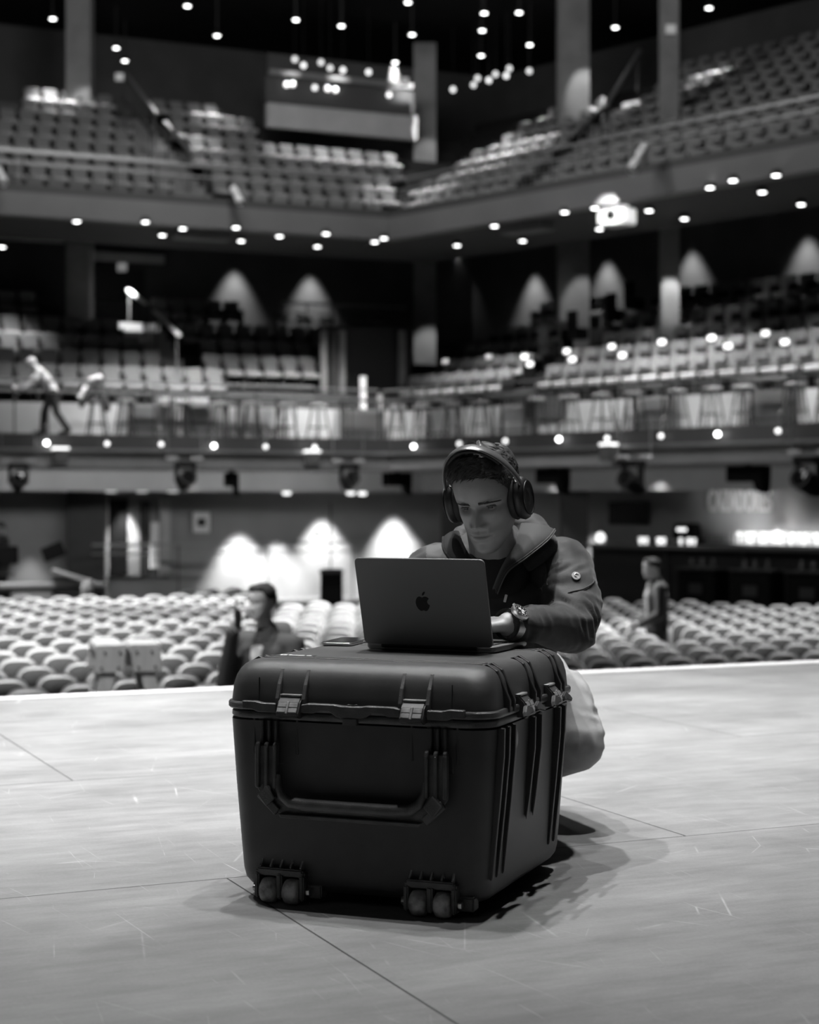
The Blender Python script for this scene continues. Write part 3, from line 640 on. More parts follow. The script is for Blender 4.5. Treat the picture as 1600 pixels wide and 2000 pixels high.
# spot lights on the upper balcony front
def par_can(label, a, b, r, m='white'):
    t = thing('par_light', label, 'stage light', a); d = b-a; R = d.to_track_quat('Z', 'Y').to_matrix(); L = d.length
    MB().lathe([(0, 0), (r*.7, .01), (r*.8, L*.3), (r*.8, L*.45), (r*.55, L*.5), (r*.55, L*.62), (r*.85, L*.66), (r*.85, L), (r*.75, L), (r*.7, L*.93), (0, L*.93)], 18, (0, 0, 0), R).build('barrel', M[m], t, smooth=40)
    MB().bar((0, 0.02, 0), (0, .10, -.35), .04, .04).build('yoke', M['black'], t)
par_can('white tubular spotlight pointing down from the upper balcony right wing', RW.at(1262, 284, -.35), RW.at(1234, 334, -.8), .12)
par_can('white tubular spotlight on the upper balcony below the stair', LW.at(455, 366, -.3), LW.at(470, 396, -.6), .10)
par_can('white tubular spotlight at the frame edge of the upper balcony', LW.at(-4, 330, -.3), LW.at(8, 358, -.6), .10)
t = thing('projector', 'white projector box hanging under the upper balcony', 'projector', RW.at(1205, 424, .7), RW.ang()); MB().box((0, 0, 0), (.62, .5, .34)).build('housing', M['white'], t, bevel=.03)
MB().lathe([(0, 0), (.09, 0), (.10, .08), (0, .08)], 16, (.1, -.25, .0), Matrix.Rotation(pi/2, 3, 'X')).build('lens', M['glassdark'], t, smooth=40); MB().lathe([(0, .17), (.24, .175), (.24, .20), (0, .205)], 20).build('glowing_plate', M['lampdim'], t, smooth=40)  # top plate is no lamp, its glow is added to read bright
q = RW.at(1205, 440, .6); spot('projector_fill', (q.x-.4, q.y-1.2, q.z+.3), RW.at(1205, 424, .7), 260, 50, .5, .05)  # added lamp that brightens the projector housing
# ================================================================== HOUSE FLOOR: BAR, MIXING DESK, LADDER
M['letter'] = mat('letter_metal', .75, .4, .3); M['backlight'] = mat('backlit_shelf_panel', 1, .5, emit=4.)
M['bottle'] = mat('pale_bottle_glass', .8, .25)
_b = M['bottle'].node_tree.nodes['Principled BSDF']; _b.inputs['Transmission Weight'].default_value = .75; _b.inputs['IOR'].default_value = 1.12; M['screen'] = mat('screen_black', .004, .2); M['cloth'] = mat('dark_cloth', .03, .9, sheen=.2)
q0, q1 = RW.at(1148, 1070, 3.45), RW.at(1660, 1070, 3.45); zc = RW.at(1375, 1065, 3.45).z
t = thing('bar_counter', 'long dark bar counter with a worn bright top edge below the lettering', 'bar counter', (q0.x, q0.y, HZ), 0)
o0 = Vector((q0.x, q0.y, HZ)); d = Vector((q1.x, q1.y, HZ))-o0; k = Vector((RW.w.x, RW.w.y, 0))
MB().bar(k*.2+Vector((0, 0, zc-HZ-.05)), d+k*.2+Vector((0, 0, zc-HZ-.05)), .7, .09).build('counter_top', M['wood'], t, bevel=.012)
MB().bar(k*.3+Vector((0, 0, (zc-HZ-.09)/2)), d+k*.3+Vector((0, 0, (zc-HZ-.09)/2)), .4, zc-HZ-.09).build('front_panel', M['black'], t)
for s in (.32, .62): MB().box(d*s+k*.07+Vector((0, 0, (zc-HZ)/2-.05)), (.05, .05, zc-HZ-.1)).build('panel_seam', M['dark'], t)
# back bar, backlit bottles, lettering, television
def wallpt(px, py, w): return RW.at(px, py, w)
a, b = wallpt(1290, 1066, 5.5), wallpt(1680, 1066, 5.5); zt = zc-.02
t = thing('back_bar', 'dark back bar shelf with a backlit panel behind the bottles', 'shelf', (a.x, a.y, HZ)); o0 = Vector((a.x, a.y, HZ)); d = Vector((b.x, b.y, HZ))-o0
MB().bar(Vector((0, 0, (zt-HZ)/2)), d+Vector((0, 0, (zt-HZ)/2)), .5, zt-HZ).build('cabinet', M['matte'], t)
pa, pb = wallpt(1440, 1064, 5.78)-o0, wallpt(1660, 1064, 5.78)-o0; pa.z = pb.z = zt-HZ+.13
MB().bar(pa, pb, .03, .24).build('backlit_panel', M['backlight'], t)
def bottle():
    o = MB().lathe([(0, 0), (.034, 0), (.037, .02), (.037, .17), (.03, .2), (.014, .235), (.013, .29), (.016, .295), (.016, .31), (0, .312)], 12).build('bottle', M['bottle'], smooth=50); return tag(o, 'x', 'bottle')
bt0 = bottle(); bt0.name = 'bottle'; k = 0
for row, (w_, n) in enumerate(((5.38, 26), (5.55, 26))):
    for i in range(n):
        px = 1432+i*8.2+row*4+random.uniform(-1.5, 1.5); q = RW.p(RW.u_at(px, w_), w_, zt+.004)
        o = put(bt0, q, random.uniform(0, 6), 'pale bottle on the backlit bar shelf, %s row, %s from the lettering side' % (('front', 'rear')[row], ORD[i]), 'bottles on the backlit shelf'); o.scale = (1.1, 1.1, random.uniform(.85, 1.2))
for i, px in enumerate((1384, 1391, 1398, 1404, 1412)):
    q = RW.p(RW.u_at(px, 5.4), 5.4, zt+.004); o = put(bt0, q, 0, 'dim bottle beside the coffee machine on the back bar, %s of five' % ORD[i], 'dim bottles beside the machine'); o.scale = (1.1, 1.1, .7)
spot('shelf_glow', RW.at(1520, 1050, 5.3), RW.at(1520, 1020, 5.98), 60, 120, .9, .1)
q = RW.p(RW.u_at(1342, 5.45), 5.45, zt+.004)
t = thing('coffee_machine', 'black coffee machine with small lit dials on the back bar', 'machine', q, RW.ang())
MB().prism([(-.26, 0), (.26, 0), (.29, .2), (.24, .44), (-.24, .44), (-.29, .2)], .36).build('body', M['matte'], t, bevel=.03)
for i in (-1, 0, 1): MB().lathe([(0, 0), (.04, 0), (.04, .02), (0, .025)], 12, (i*.09, -.18, .30), Matrix.Rotation(pi/2, 3, 'X')).build('dial', M['lampdim'], t)
MB().box((0, -.22, .06), (.42, .12, .04)).build('drip_tray', M['alu'], t, bevel=.01)
for i, (px, r) in enumerate(((1252, .05), (1262, .05), (1287, .05), (1296, .055), (1330, .04), (1346, .05), (1356, .04))):
    q = RW.p(RW.u_at(px, 3.62), 3.62, zc-.005); tag(MB().lathe([(0, 0), (r*.7, 0), (r, .14), (r*.92, .14), (r*.62, .02), (0, .02)], 14).build('glass_tumbler', M['glowglass'], loc=q, smooth=50), 'tumbler with an added glow on the bar counter, %s from the man in profile' % ORD[i], 'glass', 'tumblers on the bar counter')  # tumblers glow in place of glints on the glass
q = RW.at(1173, 1050, 3.7); q.z = zc-.005; pendant(q+Vector((0, 0, .12)), 'round lit lamp on the bar counter end beside the man', None, .11, .3, 'lampdim')
a, b = RW.at(1190, 1000, 5.9), RW.at(1268, 1000, 5.9); zt1, zb1 = RW.at(1229, 980, 5.9).z, RW.at(1229, 1025, 5.9).z
t = thing('television', 'black flat television on the wall behind the bar', 'television', ((a.x+b.x)/2, (a.y+b.y)/2, (zt1+zb1)/2), RW.ang()); L = (a-b).length
MB().box((0, 0, 0), (L, .06, zt1-zb1)).build('casing', M['black'], t, bevel=.01); MB().box((0, -.032, 0), (L*.96, .006, (zt1-zb1)*.93)).build('screen', M['screen'], t); MB().box((0, .05, 0), (.3, .06, .2)).build('wall_mount', M['black'], t)
a, b = RW.at(1383, 978, 5.82), RW.at(1507, 978, 5.82); zt1, zb1 = RW.at(1445, 957, 5.82).z, RW.at(1445, 999, 5.82).z
tx = bpy.data.curves.new('bar_lettering', 'FONT'); tx.body = 'CAZADORES'; tx.extrude = .03; tx.offset = .0; tx.size = 1.
o = bpy.data.objects.new('bar_lettering', tx); COL.objects.link(o)
dg = bpy.context.evaluated_depsgraph_get(); me = bpy.data.meshes.new_from_object(o.evaluated_get(dg)); bpy.data.objects.remove(o)
xs = [v.co.x for v in me.vertices]; ys = [v.co.y for v in me.vertices]; L = (a-b).length
for v in me.vertices: v.co = Vector(((v.co.x-min(xs))/(max(xs)-min(xs))*L, -v.co.z, (v.co.y-min(ys))/(max(ys)-min(ys))*(zt1-zb1)))
me.materials.append(M['letter']); o = obj('bar_lettering', me, None, (a.x, a.y, zb1), (0, 0, RW.ang())); tag(o, 'tall pale metal CAZADORES letters on the wall above the bar', 'sign')
spot('letter_light', RW.at(1435, 1000, 4.2), RW.at(1452, 978, 5.85), 150, 58, 1., .05)
for i, px in enumerate((1262, 1375, 1480, 1590)):   # dark serving carts parked in front of the bar
    w_ = 1.2; q = RW.p(RW.u_at(px, w_), w_, HZ)
    t = thing('serving_cart', 'black serving cart parked in front of the bar, %s from the man in profile' % ORD[i], 'cart', q, RW.ang()+.05*i, 'serving carts in front of the bar') if i else None
    if not t: continue
    MB().box((0, 0, .62), (.85, .55, .9)).build('body', M['matte'], t, bevel=.03); MB().box((0, 0, 1.09), (.95, .62, .04)).build('top', M['dark'], t, bevel=.01)
    MB().box((0, -.285, .72), (.3, .01, .2)).build('front_plate', M['dark'], t, bevel=.004)
    for sx in (-1, 1):
        for sy in (-1, 1): MB().lathe([(.0, -.03), (.08, -.03), (.08, .03), (0, .03)], 14, (sx*.34, sy*.2, .085), Matrix.Rotation(pi/2, 3, 'Y')).build('wheel', M['black'], t, smooth=40)
    for j in range(3):
        o = put(bt0, q+Vector((-.25+.22*j, .1*((j*i) % 3)-.1, 1.11)), 0, 'small bottle on a black cart in front of the bar, cart %s, %s on it' % (ORD[i-1], ORD[j]), 'bottles on the serving carts'); o.scale = (1, 1, .6)
# lit doorway, poster, door posts in the house back wall
for px0, px1, py0, py1, m in ((202, 211, 972, 1125, 'white'), (214, 248, 975, 1125, 'glassdark'), (250, 272, 972, 1125, 'concrete'), (276, 292, 980, 1125, 'black'), (294, 310, 1020, 1110, 'white'), (312, 332, 975, 1125, 'pale'), (200, 334, 962, 972, 'concrete')):
    panel('door_2' if m == 'glassdark' else 'trim_door_post', LW, px0, px1, py0, py1, 5.75 if m != 'white' else 5.6, M[m], .1)
M['lampd2'] = mat('ceiling_strip_glow', 1, .5, emit=.5)
for i, px in enumerate((217, 278, 337)):
    o = MB().box((0, 0, 0), (.26, .12, .07)).build('strip_light', M['lampd2'], bevel=.02, loc=LW.at(px, 959, 4.6), rot=(0, 0, LW.ang())); tag(o, 'small strip light above the lit doorway, %s from the dark pillar' % ORD[i], 'light', 'strip lights above the doorway')
for i, (px, py, wg) in enumerate(((560, 963, LW), (685, 963, LW), (708, 964, LW))):
    o = MB().lathe([(0, -.05), (.09, -.04), (.11, .02), (.06, .06), (0, .07)], 14).build('round_wall_lamp', M['lampdim'], smooth=50, loc=wg.at(px, py, 4.4)); tag(o, 'small round lamp under the mezzanine bulkhead, %s from the poster' % ORD[i], 'lamp', 'round lamps under the bulkhead')
a, b = LW.at(375, 1020, 5.84), LW.at(411, 1020, 5.84); zt1, zb1 = LW.at(393, 1000, 5.84).z, LW.at(393, 1040, 5.84).z
t = thing('framed_poster', 'white framed poster with a dark square on the wall beside the doorway', 'poster', ((a.x+b.x)/2, (a.y+b.y)/2, (zt1+zb1)/2), LW.ang()); L = (a-b).length
MB().box((0, 0, 0), (L, .04, zt1-zb1)).build('sheet', M['white'], t); MB().box((0, -.025, 0), (L*.45, .01, L*.42)).build('dark_square', M['black'], t)
for sx in (-1, 1): MB().box((sx*L/2, -.01, 0), (.03, .06, zt1-zb1)).build('frame_side', M['grey'], t)
# mixing desk at the left with its screen, white sheets and cases
MIX = P(40, 1085, 31.5); pz = HZ+.32
mb = MB(); mb.box((-6.9, 33.2, HZ+.16), (6.4, 4.6, .32)); struct('floor_mix_riser', mb, M['matte'])
t = thing('mixing_desk', 'mixing desk with a sloping bright surface at the frame edge', 'mixing desk', (-6.55, 31.9, pz), .15)
MB().box((0, 0, .45), (1.9, .8, .08)).build('desk_frame', M['dark'], t, bevel=.02); MB().prism([(-.95, .5), (.95, .5), (.95, .56), (-.95, .56)], .5).build('work_top', M['white'], t)
R = Matrix.Rotation(radians(18), 3, 'Y'); MB().box((.45, -.1, .66), (.95, .6, .05), R).build('control_surface', M['white'], t, bevel=.01)
for sx in (-1, 1): MB().box((sx*.8, 0, .2), (.1, .6, .42)).build('pedestal', M['black'], t)
t = thing('desk_screen', 'dark tilted screen on a curved arm beside the mixing desk', 'screen', P(104, 1090, 32.9), .3)
MB().box((0, 0, .12), (.42, .05, .28), Matrix.Rotation(radians(-22), 3, 'Y')).build('screen', M['black'], t, bevel=.01); MB().tube([(.05, .03, .05), (.2, .05, -.05), (.26, .05, -.25), (.15, .05, -.4)], .025, 8).build('arm', M['rail'], t, smooth=40)
MB().box((.15, .05, -.6), (.3, .3, .42)).build('stand', M['dark'], t)
t = thing('rack_monitor', 'black monitor at the frame edge in front of the seated figure', 'monitor', P(8, 1095, 31.2)); MB().box((0, 0, .1), (.5, .08, .32)).build('screen', M['matte'], t, bevel=.02); MB().box((0, 0, -.12), (.12, .06, .2)).build('neck', M['black'], t); MB().box((0, 0, -.25), (.3, .25, .04)).build('foot', M['black'], t)
for i, (px, wd, h) in enumerate(((28, .36, .5), (80, .36, .35), (130, .34, .62), (182, .30, .66))):
    q = P(px, 1140, 30.75); q.z = HZ
    t = thing('equipment_case', 'black equipment case on the floor beside the mixing desk, %s from the frame edge' % ORD[i], 'case', q, .1*i, 'equipment cases by the mixing desk')
    MB().box((0, 0, h*.6), (wd, .5, h*1.2)).build('body', M['matte'], t, bevel=.03)
    for s in (.25, .75): MB().box((wd*(s-.5), -.255, h*.9), (.06, .02, .08)).build('latch', M['alu'], t)
for i, (px, py) in enumerate(((158, 1112), (168, 1112))):
    q = P(px, py+8, 30.2); tag(MB().lathe([(0, 0), (.05, 0), (.06, .12), (.04, .22), (0, .22)], 14).build('bottle', M['white'], smooth=50, loc=(q.x, q.y+.35, HZ+.62*1.2 if i == 0 else HZ+.66*1.2)), 'white bottle on a black case beside the dark pillar, %s of two' % ORD[i], 'bottle', 'white bottles on the cases')
t = thing('flight_case', 'black flight case standing behind the last floor chairs near the laptop', 'case', P(648, 1135, 29.2)); t.location.z = HZ
MB().box((0, 0, .62), (.36, .4, 1.24)).build('body', M['matte'], t, bevel=.02); MB().box((0, 0, 1.2), (.40, .44, .05)).build('lid_rim', M['dark'], t, bevel=.01)
t = thing('lamp_stand', 'thin upright stand with a small dark lamp in front of the bright wall', 'stand', P(646, 1100, 33.)); t.location.z = HZ
MB().tube([(0, 0, 0), (0, 0, 2.35)], .015, 6).build('pole', M['dark'], t); MB().box((-.25, 0, 1.75), (.16, .1, .06)).build('lamp_head', M['black'], t, bevel=.01); MB().tube([(0, 0, 1.75), (-.2, 0, 1.75)], .01, 5).build('arm', M['dark'], t)
for i in range(3): a = i*2.1; MB().tube([(0, 0, .35), (.4*cos(a), .4*sin(a), .01)], .012, 5).build('leg', M['dark'], t)
# ---- twin step ladder
LYd = 10.6
tl = thing('step_ladder', 'aluminium double step ladder standing in front of the stage', 'ladder', ((243-800)/F*LYd, LYd, HZ), radians(16))
LT = CH-(1262-HOR)/F*LYd-HZ
for s in (-1, 1):
    mb = MB(); mb.box((s*.10, 0, LT), (.19, .40, .05)); mb.build('top_cap', M['alu'], tl, bevel=.008)
    for sy in (-1, 1):
        yy = sy*.185; p, q = Vector((s*.085, yy, LT-.02)), Vector((s*.44, yy*1.25, 0))
        m1 = MB(); m1.bar(p, q, .012, .085, (s, 0, .2)); m1.bar(p+Vector((s*.035, -sy*.016, 0)), q+Vector((s*.035, -sy*.016, 0)), .036, .008, (s, 0, .2)); m1.bar(p+Vector((-s*.035, -sy*.016, 0)), q+Vector((-s*.035, -sy*.016, 0)), .036, .008, (s, 0, .2))
        rl = m1.build('side_rail', M['alu'], tl, bevel=.003)
        pl = MB().prism([(s*.01, LT+.02), (s*.19, LT+.02), (s*.205, LT-.14), (s*.03, LT-.14)][::s], .008, Matrix.Translation((0, sy*.203, 0))).build('gusset_plate', M['alu'], tl, bevel=.002)
        for bx, bz in ((.05, -.02), (.14, -.02), (.06, -.11), (.16, -.11)): MB().lathe([(0, 0), (.0075, 0), (.006, .006), (0, .007)], 10, (s*bx, sy*.207, LT+bz), Matrix.Rotation(sy*-pi/2, 3, 'X')).build('bolt', M['dark'], pl, smooth=40)
        MB().box((s*.445, yy*1.25, .015), (.09, .05, .03)).build('rubber_foot', M['black'], tl, bevel=.005)
    for k in range(1, 5):
        f = k/5; x, z = lerp(.085, .44, f), lerp(LT, 0, f); MB().box((s*x, 0, z), (.08, .37+.09*f, .022)).build('step', M['alu'], tl, bevel=.004)
for sy in (-1, 1): MB().bar((-.22, sy*.2, .75), (.22, sy*.2, .75), .02, .012).build('spreader_bar', M['alu'], tl)
# ================================================================== PEOPLE
M['skin'] = mat('skin', .27, .48, var=.06, vs=40, bump=.08, bs=400); M['skinlight'] = mat('skin_fair', .58, .5)
M['overcoat'] = mat('grey_overcoat', .055, .85); M['hairfar'] = mat('hair_matte', .02, .8); M['lips'] = mat('lips', .22, .4); M['hair'] = mat('hair_dark', .06, .36, spec=.7); M['brow'] = mat('brow_hair', .07, .8)
M['sclera'] = mat('eye_white', .22, .35, spec=.3); M['iris'] = mat('iris', .012, .3, spec=.4)
M['jacket'] = mat('softshell_jacket', .0145, .75, var=.12, vs=60, bump=.15, bs=900, sheen=.15); M['jacketin'] = mat('jacket_lining', .012, .85, bump=.1, bs=500)
M['yoke'] = mat('jacket_shoulder_panel', .065, .75, bump=.1, bs=700)
M['tee'] = mat('black_tshirt', .012, .9); M['chino'] = mat('pale_chino', .33, .85, var=.08, vs=30, bump=.2, bs=700); M['shoe'] = mat('dark_shoe', .03, .5)
M['shirt'] = mat('white_shirt', .75, .85); M['coat'] = mat('dark_coat', .022, .85, sheen=.3); M['jeans'] = mat('dark_jeans', .03, .9)
def eval_mesh(o):
    dg = bpy.context.evaluated_depsgraph_get(); me = bpy.data.meshes.new_from_object(o.evaluated_get(dg)); bpy.data.objects.remove(o); return me
def capsule(bm, p, q, r0, r1, sub=2):
    p, q = Vector(p), Vector(q); b = bmesh.new()
    for c, r in ((p, r0), (q, r1)): bmesh.ops.create_icosphere(b, subdivisions=sub, radius=r, matrix=Matrix.Translation(c))
    h = bmesh.ops.convex_hull(b, input=b.verts[:])
    bmesh.ops.delete(b, geom=[g for g in h['geom_interior']+h['geom_unused'] if isinstance(g, bmesh.types.BMVert)], context='VERTS')
    me = bpy.data.meshes.new('c'); b.to_mesh(me); b.free(); bm.from_mesh(me); bpy.data.meshes.remove(me)
def ball(bm, c, s, R=None, sub=3):
    X = Matrix.Translation(c) @ (R.to_4x4() if R is not None else Matrix.Identity(4)) @ Matrix.Diagonal((s[0], s[1], s[2], 1)); bmesh.ops.create_icosphere(bm, subdivisions=sub, radius=1, matrix=X)
def blob(parts, voxel, smooth=4, extra=None):
    """one continuous surface grown round capsules (p, q, r0, r1) and ellipsoids ('b', centre, radii, rotation)"""
    bm = bmesh.new()
    for c in parts:
        if c[0] == 'b': ball(bm, *c[1:])
        else: capsule(bm, *c)
    if extra is not None: bm.from_mesh(extra)
    me = bpy.data.meshes.new('blob'); bm.to_mesh(me); bm.free(); o = bpy.data.objects.new('blob', me); COL.objects.link(o)
    r = o.modifiers.new('r', 'REMESH'); r.mode = 'VOXEL'; r.voxel_size = voxel
    if smooth: s = o.modifiers.new('s', 'SMOOTH'); s.iterations = smooth; s.factor = .5
    return eval_mesh(o)
def finish(me, m, name, parent):
    me.materials.clear(); me.materials.append(m); me.polygons.foreach_set('use_smooth', [True]*len(me.polygons)); me.name = name; return obj(name, me, parent)
def wrinkle(me, amp, fr, seed, regions=None, axis=(0, 0, 1), st=1.6):
    """cloth folds: ridged noise pushed along the normals, stronger near the given points"""
    ax = Vector(axis)
    for v in me.vertices:
        c = v.co; k = 1.
        if regions is not None: k = sum(s*exp(-((c-Vector(p)).length/r)**2) for p, r, s in regions)
        if k < .01: continue
        q = Vector((c.x, c.y, c.z))*fr+ax*(c.dot(ax)*fr*st)+Vector((seed, seed*.7, -seed)); n = 1-abs(noise.noise(q))*2.2
        v.co = c+v.normal*amp*k*(n-.3)
    me.update()
def hand_caps(w, fwd, up, th, curl=.5, s=1., spread=1., thumb=.6):
    w, f, u, t = Vector(w), Vector(fwd).normalized(), Vector(up).normalized(), Vector(th).normalized(); C = []
    for off, L, kl in ((.030, .072, .082), (.010, .080, .088), (-.010, .074, .084), (-.028, .058, .074)):
        kn = w+(f*kl+t*off*1.0)*s; C.append((w+(f*.008+t*off*.55)*s, kn, .0145*s, .0115*s)); p = kn; d = (f+t*off*3.0*spread).normalized(); a = curl
        for fr in (.44, .31, .25):
            d = (d*cos(a*.8)-u*sin(a*.8)).normalized() if True else d; q = p+d*L*fr*s; C.append((p, q, .0098*s, .0085*s)); p = q
            uu = (u-d*u.dot(d)).normalized(); u_ = uu
    p = w+(f*.022+t*.024)*s; d = (f*.62+t*.78-u*.25).normalized()
    for L, r in ((.042, .0145), (.032, .0112), (.026, .0098)):
        q = p+d*L*s; C.append((p, q, r*s, r*.88*s)); p = q; d = (d+f*.35*thumb-t*.45*thumb).normalized()
    return C
# ---- head, built in its own axes: x to the person's right, y forward, z up from the chin
HF = [(0, .070), (.006, .084), (.014, .0915), (.03, .0895), (.043, .0925), (.052, .0935), (.060, .0945), (.072, .0915), (.09, .0915), (.105, .0905), (.118, .0885), (.133, .094), (.155, .0955), (.18, .090), (.20, .078), (.22, .052), (.231, .022), (.236, -.008)]
HB = [(0, .012), (.006, .002), (.014, -.008), (.03, -.035), (.05, -.060), (.075, -.082), (.1, -.094), (.14, -.101), (.175, -.097), (.2, -.083), (.22, -.058), (.231, -.03), (.236, -.010)]
HW = [(z, w*.93) for z, w in [(0, .018), (.006, .027), (.014, .034), (.03, .047), (.05, .057), (.075, .0645), (.1, .0695), (.12, .0725), (.145, .0755), (.17, .0755), (.19, .070), (.21, .057), (.225, .036), (.232, .018), (.236, .002)]]
def g2(x, z, x0, z0, sx, sz): return exp(-((x-x0)/sx)**2-((z-z0)/sz)**2)
def head_point(th, z, feat=True):
    f, b, w_ = sinterp(HF, z), sinterp(HB, z), sinterp(HW, z); c, ry = (f+b)/2, (f-b)/2
    s, k = sin(th), cos(th); p = 2/2.25
    x = w_*abs(s)**p*(1 if s > 0 else -1); y = c+ry*abs(k)**p*(1 if k > 0 else -1)
    if feat and k > -.2:
        d = 0.; ax = abs(x)
        t = (z-.080)/(.118-.080)
        if z > .066:                           # nose: ridge, tip, wings
            hgt = interp([(.066, 0), (.0715, .006), (.076, .0185), (.081, .0225), (.088, .0195), (.1, .0125), (.112, .0055), (.122, .001), (.13, 0)], z)
            wd = interp([(.066, .0125), (.078, .0135), (.086, .0118), (.1, .0098), (.12, .0095)], z); d += hgt*exp(-(x/wd)**2)
            d += .0075*g2(ax, z, .0145, .0775, .0058, .006)
        d -= .0115*g2(ax, z, .029, .1165, .0165, .0085)+.0050*g2(ax, z, .016, .119, .008, .009)   # eye sockets
        d += .0042*g2(ax, z, .029, .1315, .020, .0055)                                             # brow ridge
        d += .0040*g2(ax, z, .046, .098, .016, .014)-.0025*g2(ax, z, .040, .062, .012, .016)       # cheekbone, hollow
        d += .0042*g2(x, z, 0, .0575, .019, .0042)-.0012*g2(x, z, 0, .0585, .003, .003)            # lips and their line
        d += .0052*g2(x, z, 0, .0450, .017, .0050)-.0050*g2(x, z, 0, .0518, .023, .0016)-.0028*g2(x, z, 0, .0345, .018, .005)
        d -= .0015*g2(x, z, 0, .066, .004, .005)+.002*g2(ax, z, .026, .052, .004, .004)
        d += .004*g2(x, z, 0, .016, .013, .010)+.0015*g2(ax, z, .022, .070, .004, .012)
        y += d*max(0., min(1, (k+.2)*2.5))
    return Vector((x, y, z))
def head_mesh(nt=200, nz=190, feat=True):
    th = []
    for i in range(nt):
        a = -1+2*i/nt; th.append(pi*(a*.62+.38*a**3) if True else pi*a)
    vs, fs = [], []
    zs = [.236*(i/(nz-1)) for i in range(nz)]
    for z in zs: vs += [head_point(t, z, feat) for t in th]
    for i in range(nz-1):
        for j in range(nt): fs.append((i*nt+j, (i+1)*nt+j, (i+1)*nt+(j+1) % nt, i*nt+(j+1) % nt))
    fs.append(tuple(range(nt))); fs.append(tuple(reversed(range((nz-1)*nt, nz*nt))))
    me = bpy.data.meshes.new('head'); me.from_pydata(vs, [], fs); bm = bmesh.new(); bm.from_mesh(me); bmesh.ops.recalc_face_normals(bm, faces=bm.faces); bm.to_mesh(me); bm.free(); return me
def surf_y(x, z):                            # front of the face at that place
    lo, hi = 0, pi/2
    for _ in range(24):
        m = (lo+hi)/2
        if head_point(m, z).x < abs(x): lo = m
        else: hi = m
    return head_point(lo, z).y
def transform(me, X): me.transform(X); me.update(); return me
LOWHEAD = head_mesh(64, 60)
def person(name, label, J, clothes, sex=1., hairm='hairfar', skin='skinlight', group=None, hands=None, hair=True, voxel=.010):
    """J: joints in world space. clothes: list of (child name, material, capsule list)"""
    t_loc = Vector(J['ground'])
    rel = lambda p: Vector(p)-t_loc
    parts = [(rel(p), rel(q), a, b) for p, q, a, b in J['body']]
    for hcap in (hands or []): parts += [(rel(p), rel(q), a, b) for p, q, a, b in hcap]
    X = Matrix.Translation(-t_loc) @ J['head']
    hm = LOWHEAD.copy(); hm.transform(X)
    me = blob(parts, voxel, 2, hm); me.materials.append(M[skin]); me.polygons.foreach_set('use_smooth', [True]*len(me.polygons))
    o = obj(name, me, None, t_loc); tag(o, label, 'person', group)
    for cn, mn, caps in clothes:
        cm = blob([(c[0],)+tuple([rel(c[1])])+tuple(c[2:]) if c[0] == 'b' else (rel(c[0]), rel(c[1]), c[2], c[3]) for c in caps], voxel*1.3, 3)
        finish(cm, M[mn], cn, o)
    if hair:
        bm = bmesh.new()
        pts = [(0, -.012, .168, .079, .097, .072), (0, .045, .205, .058, .045, .030), (0, -.06, .13, .068, .050, .055)]
        for x, y, z, a, b, c in pts: ball(bm, Vector((x, y, z)), (a, b, c))
        m2 = bpy.data.meshes.new('h'); bm.to_mesh(m2); bm.free(); m2.transform(X); h2 = blob([], .007, 3, m2); finish(h2, M[hairm], 'hair', o)
    return o
def head_at(p, yaw, pitch, roll, s=1.): return Matrix.Translation(p) @ Matrix.Rotation(yaw, 4, 'Z') @ Matrix.Rotation(roll, 4, 'Y') @ Matrix.Rotation(-pitch, 4, 'X') @ Matrix.Scale(s, 4) @ Matrix.Translation((0, 0, -.1175))
def V(*a): return Vector(a)
def figure(base, yaw, J):
    """local joints (x right of the person, y forward, z up) into world space"""
    X = Matrix.Translation(base) @ Matrix.Rotation(yaw, 4, 'Z'); return {k: X @ Vector(v) for k, v in J.items()}, X
